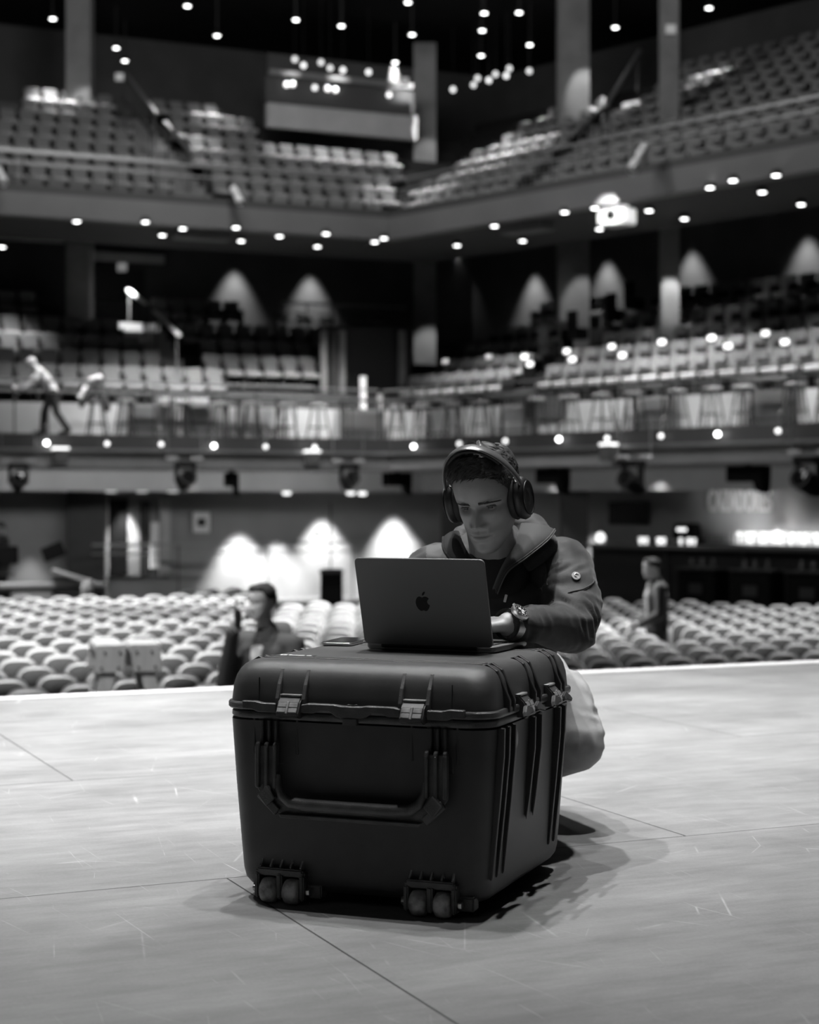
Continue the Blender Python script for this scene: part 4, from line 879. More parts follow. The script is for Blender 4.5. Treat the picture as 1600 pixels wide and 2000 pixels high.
def standing(base, yaw, name, label, top, legs, topm, legm, J, head, hairm='hairfar', skin='skinlight', hand_opts=None, extra=()):
    j, X = figure(base, yaw, J); s = 1
    B = [(j['pelvis'], j['chest'], .12, .13), (j['chest'], j['neck'], .09, .055), (j['neck'], j['headb'], .055, .055)]
    jk = [(j['pelvis']+X.to_3x3() @ V(-.05, 0, 0), j['chest']+X.to_3x3() @ V(-.07, 0, 0), .125, .125), (j['pelvis']+X.to_3x3() @ V(.05, 0, 0), j['chest']+X.to_3x3() @ V(.07, 0, 0), .125, .125), (j['shl'], j['shr'], .075, .075), (j['chest'], j['neck'], .12, .075)]
    tr = [(j['pelvis'], j['hipl'], .13, .11), (j['pelvis'], j['hipr'], .13, .11)]; sh = []; H = []
    for s in 'lr':
        B += [(j['sh'+s], j['el'+s], .05, .04), (j['el'+s], j['wr'+s], .04, .028), (j['hip'+s], j['kn'+s], .075, .055), (j['kn'+s], j['an'+s], .055, .038), (j['an'+s], j['to'+s], .04, .03)]
        jk += [(j['sh'+s], j['el'+s], .074, .060), (j['el'+s], j['wr'+s], .060, .046)]
        tr += [(j['hip'+s], j['kn'+s], .098, .075), (j['kn'+s], j['an'+s], .075, .066)]
        a, t_ = Vector(j['an'+s]), Vector(j['to'+s]); sh += [(a+V(0, 0, -.03), t_, .048, .040)]
        f = (j['wr'+s]-j['el'+s]).normalized(); up = X.to_3x3() @ V(*(hand_opts or {}).get('up'+s, ((1, 0, 0) if s == 'r' else (-1, 0, 0)))); th = X.to_3x3() @ V(*(hand_opts or {}).get('th'+s, (0, 1, 0)))
        up = (up-f*up.dot(f)).normalized(); th = (th-f*th.dot(f)-up*th.dot(up)).normalized()
        H.append(hand_caps(j['wr'+s], f, up, th, (hand_opts or {}).get('curl', .35)))
    JJ = dict(ground=Vector(base), body=B, head=head)
    return person(name, label, JJ, [(top, topm, jk), (legs, legm, tr), ('shoe', 'shoe', sh[:1]), ('shoe', 'shoe', sh[1:])]+list(extra), hairm=hairm, skin=skin, hands=H)
STAND = dict(pelvis=(0, 0, .95), chest=(0, .01, 1.30), neck=(0, 0, 1.46), headb=(0, .03, 1.56), shl=(-.19, 0, 1.40), shr=(.19, 0, 1.40), ell=(-.24, -.03, 1.12), elr=(.24, -.03, 1.12), wrl=(-.22, .10, .90), wrr=(.22, .10, .90),
             hipl=(-.09, 0, .90), hipr=(.09, 0, .90), knl=(-.10, .03, .49), knr=(.10, .03, .49), anl=(-.11, -.01, .09), anr=(.11, -.01, .09), tol=(-.13, .16, .045), tor=(.13, .16, .045))
# man in a dark coat holding something to his mouth, in front of the stage
Y2 = 11.3; b2 = Vector(((522-800)/F*Y2, Y2, HZ)); J2 = dict(STAND); J2.update(ell=(-.26, .06, 1.10), elr=(.27, .10, 1.13), wrr=(.115, .215, 1.46), shl=(-.215, 0, 1.38), shr=(.215, 0, 1.38), headb=(0, .05, 1.56))
J2 = {k: (v[0], v[1], v[2]*1.04) for k, v in J2.items()}; yw = pi-.55; hd = head_at(b2+Matrix.Rotation(yw, 3, 'Z') @ V(0, .055, 1.711), yw-.12, .1, .0, 1.02)
man2 = standing(b2, yw, 'person', 'man in a dark coat raising his hand to his mouth below the stage', 'coat', 'trousers', 'overcoat', 'jeans', J2, hd, hand_opts=dict(upr=(0, 1, 0), thr=(-1, 0, 0), curl=.95),
    extra=[('collar', 'yoke', [(b2+Matrix.Rotation(yw, 3, 'Z') @ V(.07*cos(a), .02+.075*sin(a), 1.51-.05*sin(a)), b2+Matrix.Rotation(yw, 3, 'Z') @ V(.07*cos(a+.5), .02+.075*sin(a+.5), 1.51-.05*sin(a+.5)), .012, .012) for a in [i*.5-2.2 for i in range(10)]])])
q = b2+Matrix.Rotation(yw, 3, 'Z') @ V(.06, .235, 1.638); t = thing('hand_radio', 'small dark hand radio held at the mouth of the man in the dark coat', 'radio', q, yw)
MB().box((0, 0, -.03), (.05, .03, .12)).build('body', M['black'], t, bevel=.008); MB().tube([(.015, 0, .03), (.015, 0, .10)], .006, 6).build('antenna', M['black'], t)
# man in profile among the chairs near the bar
Y3 = 20.0; b3 = Vector(((1283-800)/F*Y3, Y3, HZ)); J3 = dict(STAND); J3.update(ell=(-.23, .02, 1.10), elr=(.23, .02, 1.10), wrl=(-.14, .22, .98), wrr=(.14, .22, .96)); yw = pi/2+.12
J3 = {k: (v[0], v[1], v[2]*.985) for k, v in J3.items()}
standing(b3, yw, 'person', 'man in a dark jacket in profile walking among the chairs by the bar', 'jacket', 'trousers', 'coat', 'jeans', J3, head_at(b3+Matrix.Rotation(yw, 3, 'Z') @ V(0, .06, 1.60), yw, .05, 0, 1.0), hand_opts=dict(curl=.5))
# stooping man in a light shirt on the mezzanine
w4 = .62; b4 = LW.p(LW.u_at(96, w4), w4, MZ); yw = pi/2+.25
J4 = dict(pelvis=(0, -.06, .90), chest=(0, .13, 1.20), neck=(0, .24, 1.35), headb=(0, .30, 1.41), shl=(-.18, .18, 1.29), shr=(.18, .18, 1.29), ell=(-.22, .30, 1.06), elr=(.20, .36, 1.09), wrl=(-.16, .50, .93), wrr=(.12, .60, 1.0),
          hipl=(-.09, -.06, .86), hipr=(.09, -.06, .86), knl=(-.10, -.14, .46), knr=(.10, .10, .47), anl=(-.10, -.38, .10), anr=(.11, .12, .09), tol=(-.10, -.22, .045), tor=(.11, .29, .045))
standing(b4, yw, 'person', 'stooping man in a light shirt walking along the mezzanine rail', 'shirt', 'trousers', 'shirt', 'jeans', J4, head_at(b4+Matrix.Rotation(yw, 3, 'Z') @ V(0, .35, 1.46), yw, .5, 0, 1.0), hairm='shirt', hand_opts=dict(curl=.5))
# operator at the frame edge behind the mixing desk
b5 = Vector(((6-800)/F*32.6, 32.6, HZ+.32)); yw = pi-1.1; J5 = dict(STAND); J5.update(wrl=(-.12, .32, 1.0), wrr=(.12, .34, 1.0), ell=(-.24, .08, 1.08), elr=(.24, .08, 1.08)); J5 = {k: (v[0], v[1], v[2]*.95) for k, v in J5.items()}
standing(b5, yw, 'person', 'operator in dark clothes cut by the frame edge behind the mixing desk', 'jacket', 'trousers', 'coat', 'jeans', J5, head_at(b5+Matrix.Rotation(yw, 3, 'Z') @ V(0, .05, 1.55), yw, .25, 0, 1.0))
# jacket thrown over a stool
w_ = .66; q = LW.p(LW.u_at(190, w_), w_, MZ); st = put(stool0, q, .4, 'bar stool under the thrown jacket near the stooping person', 'bar stools on the mezzanine walkway')
jm = blob([((0, 0, 1.08), (.04, 0, 1.1), .17, .12), ((.08, -.12, 1.04), (.26, -.34, .55), .09, .07), ((-.08, -.12, 1.04), (-.26, -.34, .62), .08, .06)], .02, 2); wrinkle(jm, .02, 9, 3)
o = finish(jm, M['coat'], 'thrown_jacket', None); o.location = q; tag(o, 'dark jacket with a pale lining thrown over a stool behind the mezzanine rail', 'jacket')
lm = blob([((-.10, -.12, 1.16), (.08, -.12, 1.2), .06, .06), ((-.20, -.26, .98), (-.30, -.36, .76), .05, .05)], .02, 2); finish(lm, M['shirt'], 'pale_lining', o)
# ================================================================== THE CASE WITH THE LAPTOP AND THE PHONE
M['plastic'] = mat('ribbed_black_plastic', .026, .42, var=.25, vs=14, bump=.25, bs=1400, spec=.55)
M['plasticlid'] = mat('lit_lid_plastic', .062, .42, var=.2, vs=10, bump=.25, bs=1400, spec=.55); M['plastworn'] = mat('worn_black_plastic', .06, .42, var=.4, vs=30, bump=.3, bs=500, spec=.6)  # lid plastic paler than the base: overhead light put into its colour
M['latchplate'] = mat('worn_latch_plate', .22, .34, var=.4, vs=60, spec=.7); M['latch'] = mat('latch_plastic', .06, .36, var=.35, vs=40, spec=.7); M['urethane'] = mat('scuffed_wheel', .30, .6, var=.6, vs=45, bump=.5, bs=120)
M['spacegrey'] = mat('grey_aluminium_lid', .20, .42, .55); M['logo'] = mat('polished_logo', .012, .15, .6); M['silver'] = mat('silver_metal', .6, .28, .9)
M['screenlit'] = mat('lit_screen', .8, .3, emit=.5); M['label'] = mat('paper_label', .65, .6); M['labelink'] = mat('label_ink', .02, .6)
CW, CL, CA = .291, .584, -.37
case = thing('transport_case', 'black ribbed wheeled transport case under the laptop, with worn latches and a folding handle', 'case', (-.113, 3.40, 0), CA)
def rring(i, r, z, n=7, ex=0.):
    hw, v0, v1 = CW-i, i, CL-i; pts = []
    for cx, cy, a0 in ((hw-r, v1-r, 0), (-hw+r, v1-r, pi/2), (-hw+r, v0+r, pi), (hw-r, v0+r, 1.5*pi)):
        for k in range(n+1):
            a = a0+pi/2*k/n; pts.append(Vector((cx+r*cos(a), cy+r*sin(a), z)))
    return pts
def prof(tab, extra=1):
    out = []
    for (z0, i0, r0), (z1, i1, r1) in zip(tab, tab[1:]):
        for k in range(extra): t = k/extra; out.append(rring(lerp(i0, i1, t), lerp(r0, r1, t), lerp(z0, z1, t)))
    z, i, r = tab[-1]; out.append(rring(i, r, z)); return out
base_tab = [(.022, .064, .045), (.024, .050, .046), (.030, .037, .048), (.042, .029, .05), (.06, .0255, .05), (.12, .0215, .05), (.24, .0145, .048), (.365, .0085, .046)]
MB().loft(prof(base_tab)).build('base_shell', M['plastic'], case, smooth=50)
lid_tab = [(.392, .008, .046), (.41, .009, .046), (.432, .011, .046), (.452, .0155, .047), (.464, .021, .048), (.473, .028, .048), (.479, .0375, .048), (.4822, .050, .047), (.4832, .067, .045), (.4834, .083, .04)]
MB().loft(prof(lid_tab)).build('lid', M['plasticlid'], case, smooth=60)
def flange(z0, z1, i0=0., name='rim', m='plastworn', inn=.03):
    mb = MB(); a = [rring(i0+inn, .05, z0), rring(i0+.002, .058, z0), rring(i0, .058, z0+.003), rring(i0, .058, z1-.003), rring(i0+.002, .058, z1), rring(i0+inn, .05, z1)]
    mb.loft(a, True, True); return mb.build(name, M[m], case, smooth=40)
flange(.3865, .401, 0, 'lid_rim'); flange(.369, .3835, .0055, 'base_rim')
# wavy lip along the front: dropped tabs at the middle lock and beside the latches
mb = MB()
for s in (-1, 1):
    mb.prism([(s*.105, .386), (s*.078, .386), (s*.066, .391), (s*.045, .391), (s*.03, .382), (s*.018, .379), (0, .379), (0, .403), (s*.02, .403), (s*.035, .405), (s*.09, .405), (s*.105, .402)][::s], .014, Matrix.Translation((0, -.003, 0)))
    mb.prism([(s*.16, .402), (s*.16, .384), (s*.20, .384), (s*.215, .389), (s*.235, .389), (s*.235, .405), (s*.205, .405), (s*.19, .402)][::s], .012, Matrix.Translation((0, -.002, 0)))
mb.build('front_lip', M['plastworn'], case, bevel=.0015, seg=1)
p = MB(); p.box((0, -.006, .3725), (.030, .012, .013)); p.lathe([(.011, 0), (.011, .002), (.006, .002), (.006, 0)], 14, (0, .004, .4035)); p.build('lock_tab', M['latch'], case, bevel=.002)
# double ridges over the lid, and the fins down the sides that carry on from them
def fin(mb, side, v, th=.009):
    pts = [(.234, .4805), (.256, .468), (.272, .440), (.272, .392), (.2945, .392), (.2945, .415), (.2685, .4725), (.247, .4858)]
    X = Matrix(((side, 0, 0, 0), (0, 1, 0, v), (0, 0, 1, 0), (0, 0, 0, 1))); mb.prism(pts, th, X)
def bfin(mb, side, v, th=.008, full=True):
    pts = [(.262, .366), (.2955, .366), (.294, .31), (.2855, .215), (.2765, .13), (.2705, .075), (.268, .070), (.255, .08), (.258, .2)] if full else [(.262, .366), (.2955, .366), (.294, .30), (.2825, .20), (.2755, .155), (.262, .2)]
    if side < 0: pts = [(.262, .366), (.2885, .366), (.286, .335), (.279, .30), (.262, .30)]
    X = Matrix(((side, 0, 0, 0), (0, 1, 0, v), (0, 0, 1, 0), (0, 0, 0, 1))); mb.prism(pts, th, X)
for v0 in (.098, .448):
    for v in (v0, v0+.030): MB().box((0, v, .4838), (.474, .0035, .0022)).build('lid_ridge', M['plastic'], case, bevel=.0008, seg=1)
for s in (-1, 1):
    for v in (.098, .128, .448, .478, .268, .305): mb = MB(); fin(mb, s, v); mb.build('lid_rib', M['plastic'], case, bevel=.0012, seg=1)
    for v, fl_ in ((.094, 1), (.132, 1), (.444, 1), (.482, 1), (.060, 1), (.262, 0), (.308, 0)): mb = MB(); bfin(mb, s, v, full=fl_ and s > 0); mb.build('side_rib', M['plastic'], case, bevel=.0012, seg=1)
LXS = (-.131, .131)
for lx in LXS:                                # ribs on the lid's front beside each latch
    for s in (-1, 1):
        X = Matrix(((0, -1, 0, lx+s*.0285), (1, 0, 0, 0), (0, 0, 1, 0), (0, 0, 0, 1)))
        mb = MB(); mb.prism([(.040, .464), (.024, .4695), (.006, .440), (-.004, .412), (-.004, .400), (.03, .40)], .0085, X); mb.build('lid_rib', M['plastworn'], case, bevel=.0012, seg=1)
for s in (-1, 1): MB().box((s*.205, .0105, .426), (.0007, .004, .05)).build('mould_seam', M['matte'], case)
def latch(X, big=False):
    pr = [(.012, .419), (.002, .418), (-.010, .406), (-.021, .386), (-.021, .379), (-.006, .374), (.010, .374)]
    b = MB(); b.prism([(y, z) for y, z in pr], .048, X @ Matrix(((0, 1, 0, 0), (1, 0, 0, 0), (0, 0, 1, 0), (0, 0, 0, 1)))); L = b.build('latch', M['latch'], case, bevel=.0025)
    d = MB()
    for sx in (-.012, .012):
        for t in (.25, .70): d.box((sx, lerp(-.021, -.009, t)-.0008, lerp(.386, .407, t)), (.0185, .0025, .0095), Matrix.Rotation(radians(-30), 3, 'X'))
    d.v = [tuple(X @ Vector(q)) for q in d.v]; d.build('latch_plate', M['latchplate'], L, bevel=.0008, seg=1)
    d = MB(); d.box((0, -.0165, .396), (.0045, .004, .026), Matrix.Rotation(radians(-30), 3, 'X')); d.box((0, .004, .4185), (.045, .012, .004)); d.v = [tuple(X @ Vector(q)) for q in d.v]; d.build('latch_ridge', M['latchplate'], L, bevel=.0008, seg=1)
    if big:
        d = MB()
        for s in (-1, 1): d.prism([(s*.012, .002), (s*.040, .010), (s*.060, -.002), (s*.066, -.012), (s*.056, -.015), (s*.030, -.009), (s*.012, -.009)][::s], .009, X @ Matrix.Translation((0, -.020, .392)) @ Matrix.Rotation(radians(-24), 4, 'X'))
        d.build('latch_lever', M['latch'], L, bevel=.002)
    return L
for lx in LXS: latch(Matrix.Translation((lx, 0, 0)))
for v in (.190, .385):
    for s in (1, -1): latch(Matrix.Translation((s*CW, v, 0)) @ Matrix.Rotation(s*pi/2, 4, 'Z'), True)
for lx in LXS: latch(Matrix.Translation((lx, CL, 0)) @ Matrix.Rotation(pi, 4, 'Z'))
for v in (.155,):                             # oval pressure valve below the side rim
    b = MB(); b.lathe([(0, 0), (.012, 0), (.012, .006), (.008, .009), (0, .009)], 18, (0, 0, 0), Matrix.Diagonal((1, 1.9, 1)).to_3x3())
    b.v = [tuple(Matrix.Translation((.280, v, .335)) @ Matrix.Rotation(pi/2, 4, 'Y') @ Matrix.Rotation(pi/2, 4, 'Z') @ Vector(q)) for q in b.v]; b.build('pressure_valve', M['latch'], case, smooth=40)
# folding front handle on its hinge ribs
for s in (-1, 1):
    mb = MB()
    for k in (-1, 0, 1): mb.box((s*.179+k*.015, .008, .337), (.0065, .020, .062))
    mb.box((s*.179, .016, .325), (.056, .010, .09)); mb.box((s*.216, .014, .335), (.006, .010, .075)); mb.box((s*.122, .014, .335), (.006, .010, .07))
    mb.build('handle_hinge', M['plastic'], case, bevel=.0015, seg=1)
HS = .912
outer = [(-.221, .318), (-.221, .232), (-.213, .222), (-.172, .188), (-.160, .181), (.160, .181), (.172, .188), (.213, .222), (.221, .232), (.221, .318)]
inner = [(.172, .318), (.172, .238), (.150, .214), (.135, .210), (-.135, .210), (-.150, .214), (-.172, .238), (-.172, .318)]
hb = MB()
for s in (-1, 1):
    for k in (-1, 0, 1): hb.box((s*.1965+k*.0205, -.008, .275), (.0075, .016, .082)); hb.lathe([(.0, -.0045), (.0085, -.0045), (.0085, .0045), (0, .0045)], 12, (s*.1965+k*.0205, -.007, .317), Matrix.Rotation(pi/2, 3, 'Y'))
hb.prism(outer+inner, .008, Matrix.Translation((0, -.003, 0)))
hb.prism([(-.165, .186), (.165, .186), (.160, .178), (-.160, .178)], .020, Matrix.Translation((0, -.008, 0)))
for s in (-1, 1): hb.bar((s*.219, -.008, .236), (s*.219, -.008, .318), .016, .006, (1, 0, 0)); hb.bar((s*.213, -.009, .224), (s*.170, -.009, .188), .018, .010, (0, 1, 0)); hb.bar((s*.203, -.013, .231), (s*.182, -.013, .208), .028, .016, (0, -1, 0))
hb.v = [(x*HS, y, z) for x, y, z in hb.v]
handle = hb.build('handle', M['plastworn'], case, bevel=.0016, seg=1)
MB().tube([(x*HS, y, z) for x, y, z in [(-.172, -.006, .262), (-.170, -.008, .240), (-.158, -.011, .220), (-.138, -.013, .2085), (-.10, -.014, .2055), (.10, -.014, .2055), (.138, -.013, .2085), (.158, -.011, .220), (.170, -.008, .240), (.172, -.006, .262)]], [.006, .008, .010, .0115, .0125, .0125, .0115, .010, .008, .006], 12).build('handle_grip', M['plastworn'], handle, smooth=50)
# wheel housings, front pair and rear pair
def housing(x, y0, s):
    X = Matrix.Translation((x, y0, 0)) @ Matrix.Rotation(0 if s > 0 else pi, 4, 'Z')
    def T(mb): mb.v = [tuple(X @ Vector(q)) for q in mb.v]; return mb
    b = MB(); b.box((0, .012, .062), (.108, .05, .012)); 
    for sx in (-1, 0, 1): b.box((sx*.049, .008, .036), (.010 if sx else .012, .052, .05))
    b.box((0, -.008, .0665), (.100, .012, .010)); b.box((0, .034, .05), (.15, .02, .05)); b.box((.066, .02, .028), (.034, .03, .028)); b.box((-.062, .024, .026), (.02, .02, .026))
    h = T(b).build('wheel_housing', M['plastworn'], case, bevel=.003)
    f = MB()
    for k in range(5): f.bar((-.044+k*.022, -.006, .070), (-.044+k*.022, .022, .100), .0035, .012, (0, -1, .5))
    f.bar((-.046, .020, .100), (.046, .020, .100), .004, .006); T(f).build('housing_fins', M['latchplate'], h)
    for sx in (-.025, .025):
        w_ = MB(); w_.lathe([(0, -.0165), (.018, -.0165), (.0235, -.013), (.0255, -.006), (.0255, .006), (.0235, .013), (.018, .0165), (0, .0165)], 24, (sx, -.004, .0262), Matrix.Rotation(pi/2, 3, 'Y')); T(w_).build('wheel', M['urethane'], h, smooth=45)
    a = MB(); a.lathe([(0, -.062), (.006, -.062), (.006, .062), (0, .062)], 10, (0, -.002, .027), Matrix.Rotation(pi/2, 3, 'Y')); a.lathe([(0, 0), (.008, 0), (.008, .006), (0, .006)], 6, (.056, -.002, .027), Matrix.Rotation(pi/2, 3, 'Y')); T(a).build('axle_bolt', M['silver'], h, smooth=40)
for sx in (-1, 1): housing(sx*.160, .022, 1); housing(sx*.160, CL-.022, -1)
# worn sticker on the lid
lb = MB(); lb.box((-.188, .150, .4836), (.082, .026, .0006)); st_ = lb.build('sticker', M['labelink'], case)
lb = MB()
for i, (x, y, w_, h_) in enumerate(((-.222, .151, .005, .018), (-.214, .151, .008, .018), (-.203, .152, .006, .017), (-.192, .150, .012, .010), (-.177, .149, .014, .012), (-.160, .151, .010, .009))): lb.box((x, y, .4841), (w_, h_, .0004), Matrix.Rotation(.3, 3, 'Z'))
lb.build('sticker_print', M['label'], st_)
# ---- laptop
LT_Z, LA = .4838, -.42
lap = thing('laptop', 'open grey aluminium laptop with a dark fruit emblem, standing on the black case', 'laptop', (.041, 3.704, LT_Z), LA)
LWd, LDp = .298, .203
def rrect(w, h, r, n=5):
    return [(cx+r*cos(a0+pi/2*k/n), cy+r*sin(a0+pi/2*k/n)) for cx, cy, a0 in ((w/2-r, h/2-r, 0), (-w/2+r, h/2-r, pi/2), (-w/2+r, -h/2+r, pi), (w/2-r, -h/2+r, 1.5*pi)) for k in range(n+1)]
b = MB(); rr = rrect(LWd, LDp, .011); b.loft([[Vector((x*.985, y*.985+LDp/2+.002, .0015)) for x, y in rr], [Vector((x, y+LDp/2+.002, .0055)) for x, y in rr], [Vector((x, y+LDp/2+.002, .0125)) for x, y in rr], [Vector((x*.995, y*.995+LDp/2+.002, .0135)) for x, y in rr]]); b.build('base', M['spacegrey'], lap, smooth=30)
kb = MB(); kb.box((0, .075, .0136), (.262, .098, .0006)); kbo = kb.build('keyboard', M['matte'], lap)
kk = MB()
for r in range(6):
    for c in range(14): kk.box((-.1215+c*.0187, .032+r*.0175, .0145), (.0165, .0145, .0012))
kk.build('keys', M['black'], kbo, bevel=.0004, seg=1)
MB().box((0, .162, .0137), (.12, .070, .0006)).build('trackpad', M['spacegrey'], lap)
for sx in (-.12, .12):
    for y in (.03, .18): MB().lathe([(0, 0), (.008, 0), (.008, .0018), (0, .0018)], 12, (sx, y, 0)).build('foot', M['black'], lap)
TI = radians(16)                              # lid opens past upright, towards the camera
XL = Matrix.Translation((0, 0, .0125)) @ Matrix.Rotation(TI, 4, 'X')
lid = MB(); rr = rrect(LWd, .194, .011)
lid.loft([[XL @ Vector((x, y0, y+.098)) for x, y in [(x*sc, y*sc) for x, y in rr]] for y0, sc in ((-.0048, .990), (-.0040, .998), (-.0025, 1.), (0., .999), (.0005, .995))]); lido = lid.build('lid', M['spacegrey'], lap, smooth=30)
sc = MB(); sc.box((0, 0, 0), (.272, .0006, .17)); sc.v = [tuple(XL @ (Vector(q)+Vector((0, .0010, .103)))) for q in sc.v]; sc.build('screen', M['screenlit'], lido)
ap = [(0, .86), (.10, .92), (.25, .93), (.37, .87), (.44, .79), (.36, .72), (.305, .62), (.31, .51), (.36, .43), (.46, .37), (.42, .25), (.34, .11), (.25, .01), (.15, -.02), (.0, .025), (-.14, -.02), (-.25, .02), (-.37, .15), (-.46, .33), (-.485, .52), (-.44, .72), (-.35, .86), (-.21, .935), (-.09, .90)]
lf = [(.005, .98), (.0, 1.07), (.05, 1.17), (.13, 1.235), (.215, 1.26), (.205, 1.17), (.155, 1.08), (.085, 1.015)]
lg = MB()
for pl in (ap, lf): lg.prism([(x*.034, z*.034) for x, z in pl], .0006)
lg.v = [tuple(XL @ (Vector(q)+Vector((0, -.0048, .080)))) for q in lg.v]; lg.build('emblem', M['logo'], lido)
hg = MB(); hg.lathe([(0, -.11), (.005, -.11), (.005, .11), (0, .11)], 10, (0, .002, .0105), Matrix.Rotation(pi/2, 3, 'Y')); hg.build('hinge', M['black'], lap, smooth=40)
# ---- phone
ph = thing('phone', 'dark phone with a bright metal edge lying on the case beside the laptop', 'phone', (-.142, 3.912, LT_Z), -.30)
rr = rrect(.072, .148, .011); b = MB(); b.loft([[Vector((x*s_, y*s_, z)) for x, y in rr] for z, s_ in ((0, .95), (.002, .99), (.004, 1.), (.0065, .99), (.0078, .965))]); b.build('metal_body', M['silver'], ph, smooth=40)
b = MB(); b.prism([(x*.955, y*.975) for x, y in rr], .0008); b.v = [(q[0], q[2], .0081+q[1]) for q in b.v]; b.build('screen_glass', M['glassdark'], ph)
MB().box((.0362, .02, .004), (.0012, .018, .002)).build('side_button', M['alu'], ph)
# ================================================================== THE MAN AT THE LAPTOP
MP = Vector((.25, 4.45, 0))
HX = head_at(V(.180, 3.985, .816), pi-radians(24), radians(21), radians(3.5), .985)
hmesh = head_mesh(240, 230)
hmesh.transform(Matrix.Translation(-MP) @ HX)
rel = lambda *a: Vector(a)-MP
shL, elL, wrL = (.362, 4.15, .650), (.372, 3.97, .508), (.214, 3.782, .536)
shR, elR, wrR = (.066, 4.09, .636), (-.052, 4.09, .562), (-.024, 3.938, .574)
hipL, knL, anL, toL = (.30, 4.50, .34), (.408, 4.27, .212), (.30, 4.60, .10), (.33, 4.46, .035)
hipR, knR, anR, toR = (.11, 4.48, .33), (.02, 4.22, .27), (.12, 4.55, .10), (.08, 4.42, .035)
body = [(rel(.19, 4.46, .36), rel(.205, 4.15, .58), .11, .12), (rel(.21, 4.13, .62), rel(.192, 4.045, .715), .075, .056), (rel(.192, 4.05, .70), rel(.180, 4.005, .765), .056, .056),
        (rel(*shL), rel(.21, 4.13, .62), .06, .08), (rel(*shR), rel(.21, 4.13, .62), .06, .08)]
for a, b_, c in ((shL, elL, wrL), (shR, elR, wrR)): body += [(rel(*a), rel(*b_), .05, .042), (rel(*b_), rel(*c), .042, .0275)]
for a, b_, c, d in ((hipL, knL, anL, toL), (hipR, knR, anR, toR)): body += [(rel(.20, 4.48, .34), rel(*a), .12, .10), (rel(*a), rel(*b_), .08, .055), (rel(*b_), rel(*c), .055, .04), (rel(*c), rel(*d), .04, .028)]
hl = hand_caps(rel(*wrL), (-.93, -.12, -.03), (-.03, -.2, .97), (-.2, .95, .15), .25); hr = hand_caps(rel(*wrR), (.42, -.85, .0), (.05, -.1, .97), (.85, .42, .1), .24)
def squash(caps, w): return caps
bme = blob(body+hl+hr, .0045, 3); bme.materials.clear()
bo = obj('person', bme, None, MP); ho = obj('head_tmp', hmesh, None, MP)
md = bo.modifiers.new('u', 'BOOLEAN'); md.operation = 'UNION'; md.object = ho; md.solver = 'EXACT'
dg = bpy.context.evaluated_depsgraph_get(); nm = bpy.data.meshes.new_from_object(bo.evaluated_get(dg))
okb = len(nm.vertices) > len(hmesh.vertices)*.7
bo.modifiers.clear()
if not okb:
    bm = bmesh.new(); bm.from_mesh(bme); bm.from_mesh(hmesh); bm.to_mesh(bme); bm.free(); nm = bme
bo.data = nm; bpy.data.objects.remove(ho)
nm.materials.clear(); nm.materials.append(M['skin']); nm.materials.append(M['lips'])
nm.polygons.foreach_set('use_smooth', [True]*len(nm.polygons))
HI = (Matrix.Translation(-MP) @ HX).inverted()
mi = []
for pg in nm.polygons:                         # lips have a colour of their own
    q = HI @ pg.center; z0 = .0518
    inl = q.y > .07 and abs(q.x) < .0245 and ((z0 <= q.z < z0+.0075*(1-(q.x/.0245)**2)**.6) or (z0 > q.z > z0-.0088*(1-(q.x/.0225)**2 if abs(q.x) < .0225 else 0)))
    mi.append(1 if inl else 0)
nm.polygons.foreach_set('material_index', mi); nm.update()
man = tag(bo, 'man with headphones crouching behind the black case and typing on the laptop', 'person')
HL = Matrix.Translation(-MP) @ HX             # head axes in the man's own space
def headpart(name, mb_or_me, m, parent=None, smooth=50):
    me = mb_or_me.mesh(name, m, smooth) if isinstance(mb_or_me, MB) else mb_or_me
    me.transform(HL); return obj(name, me, parent or man)
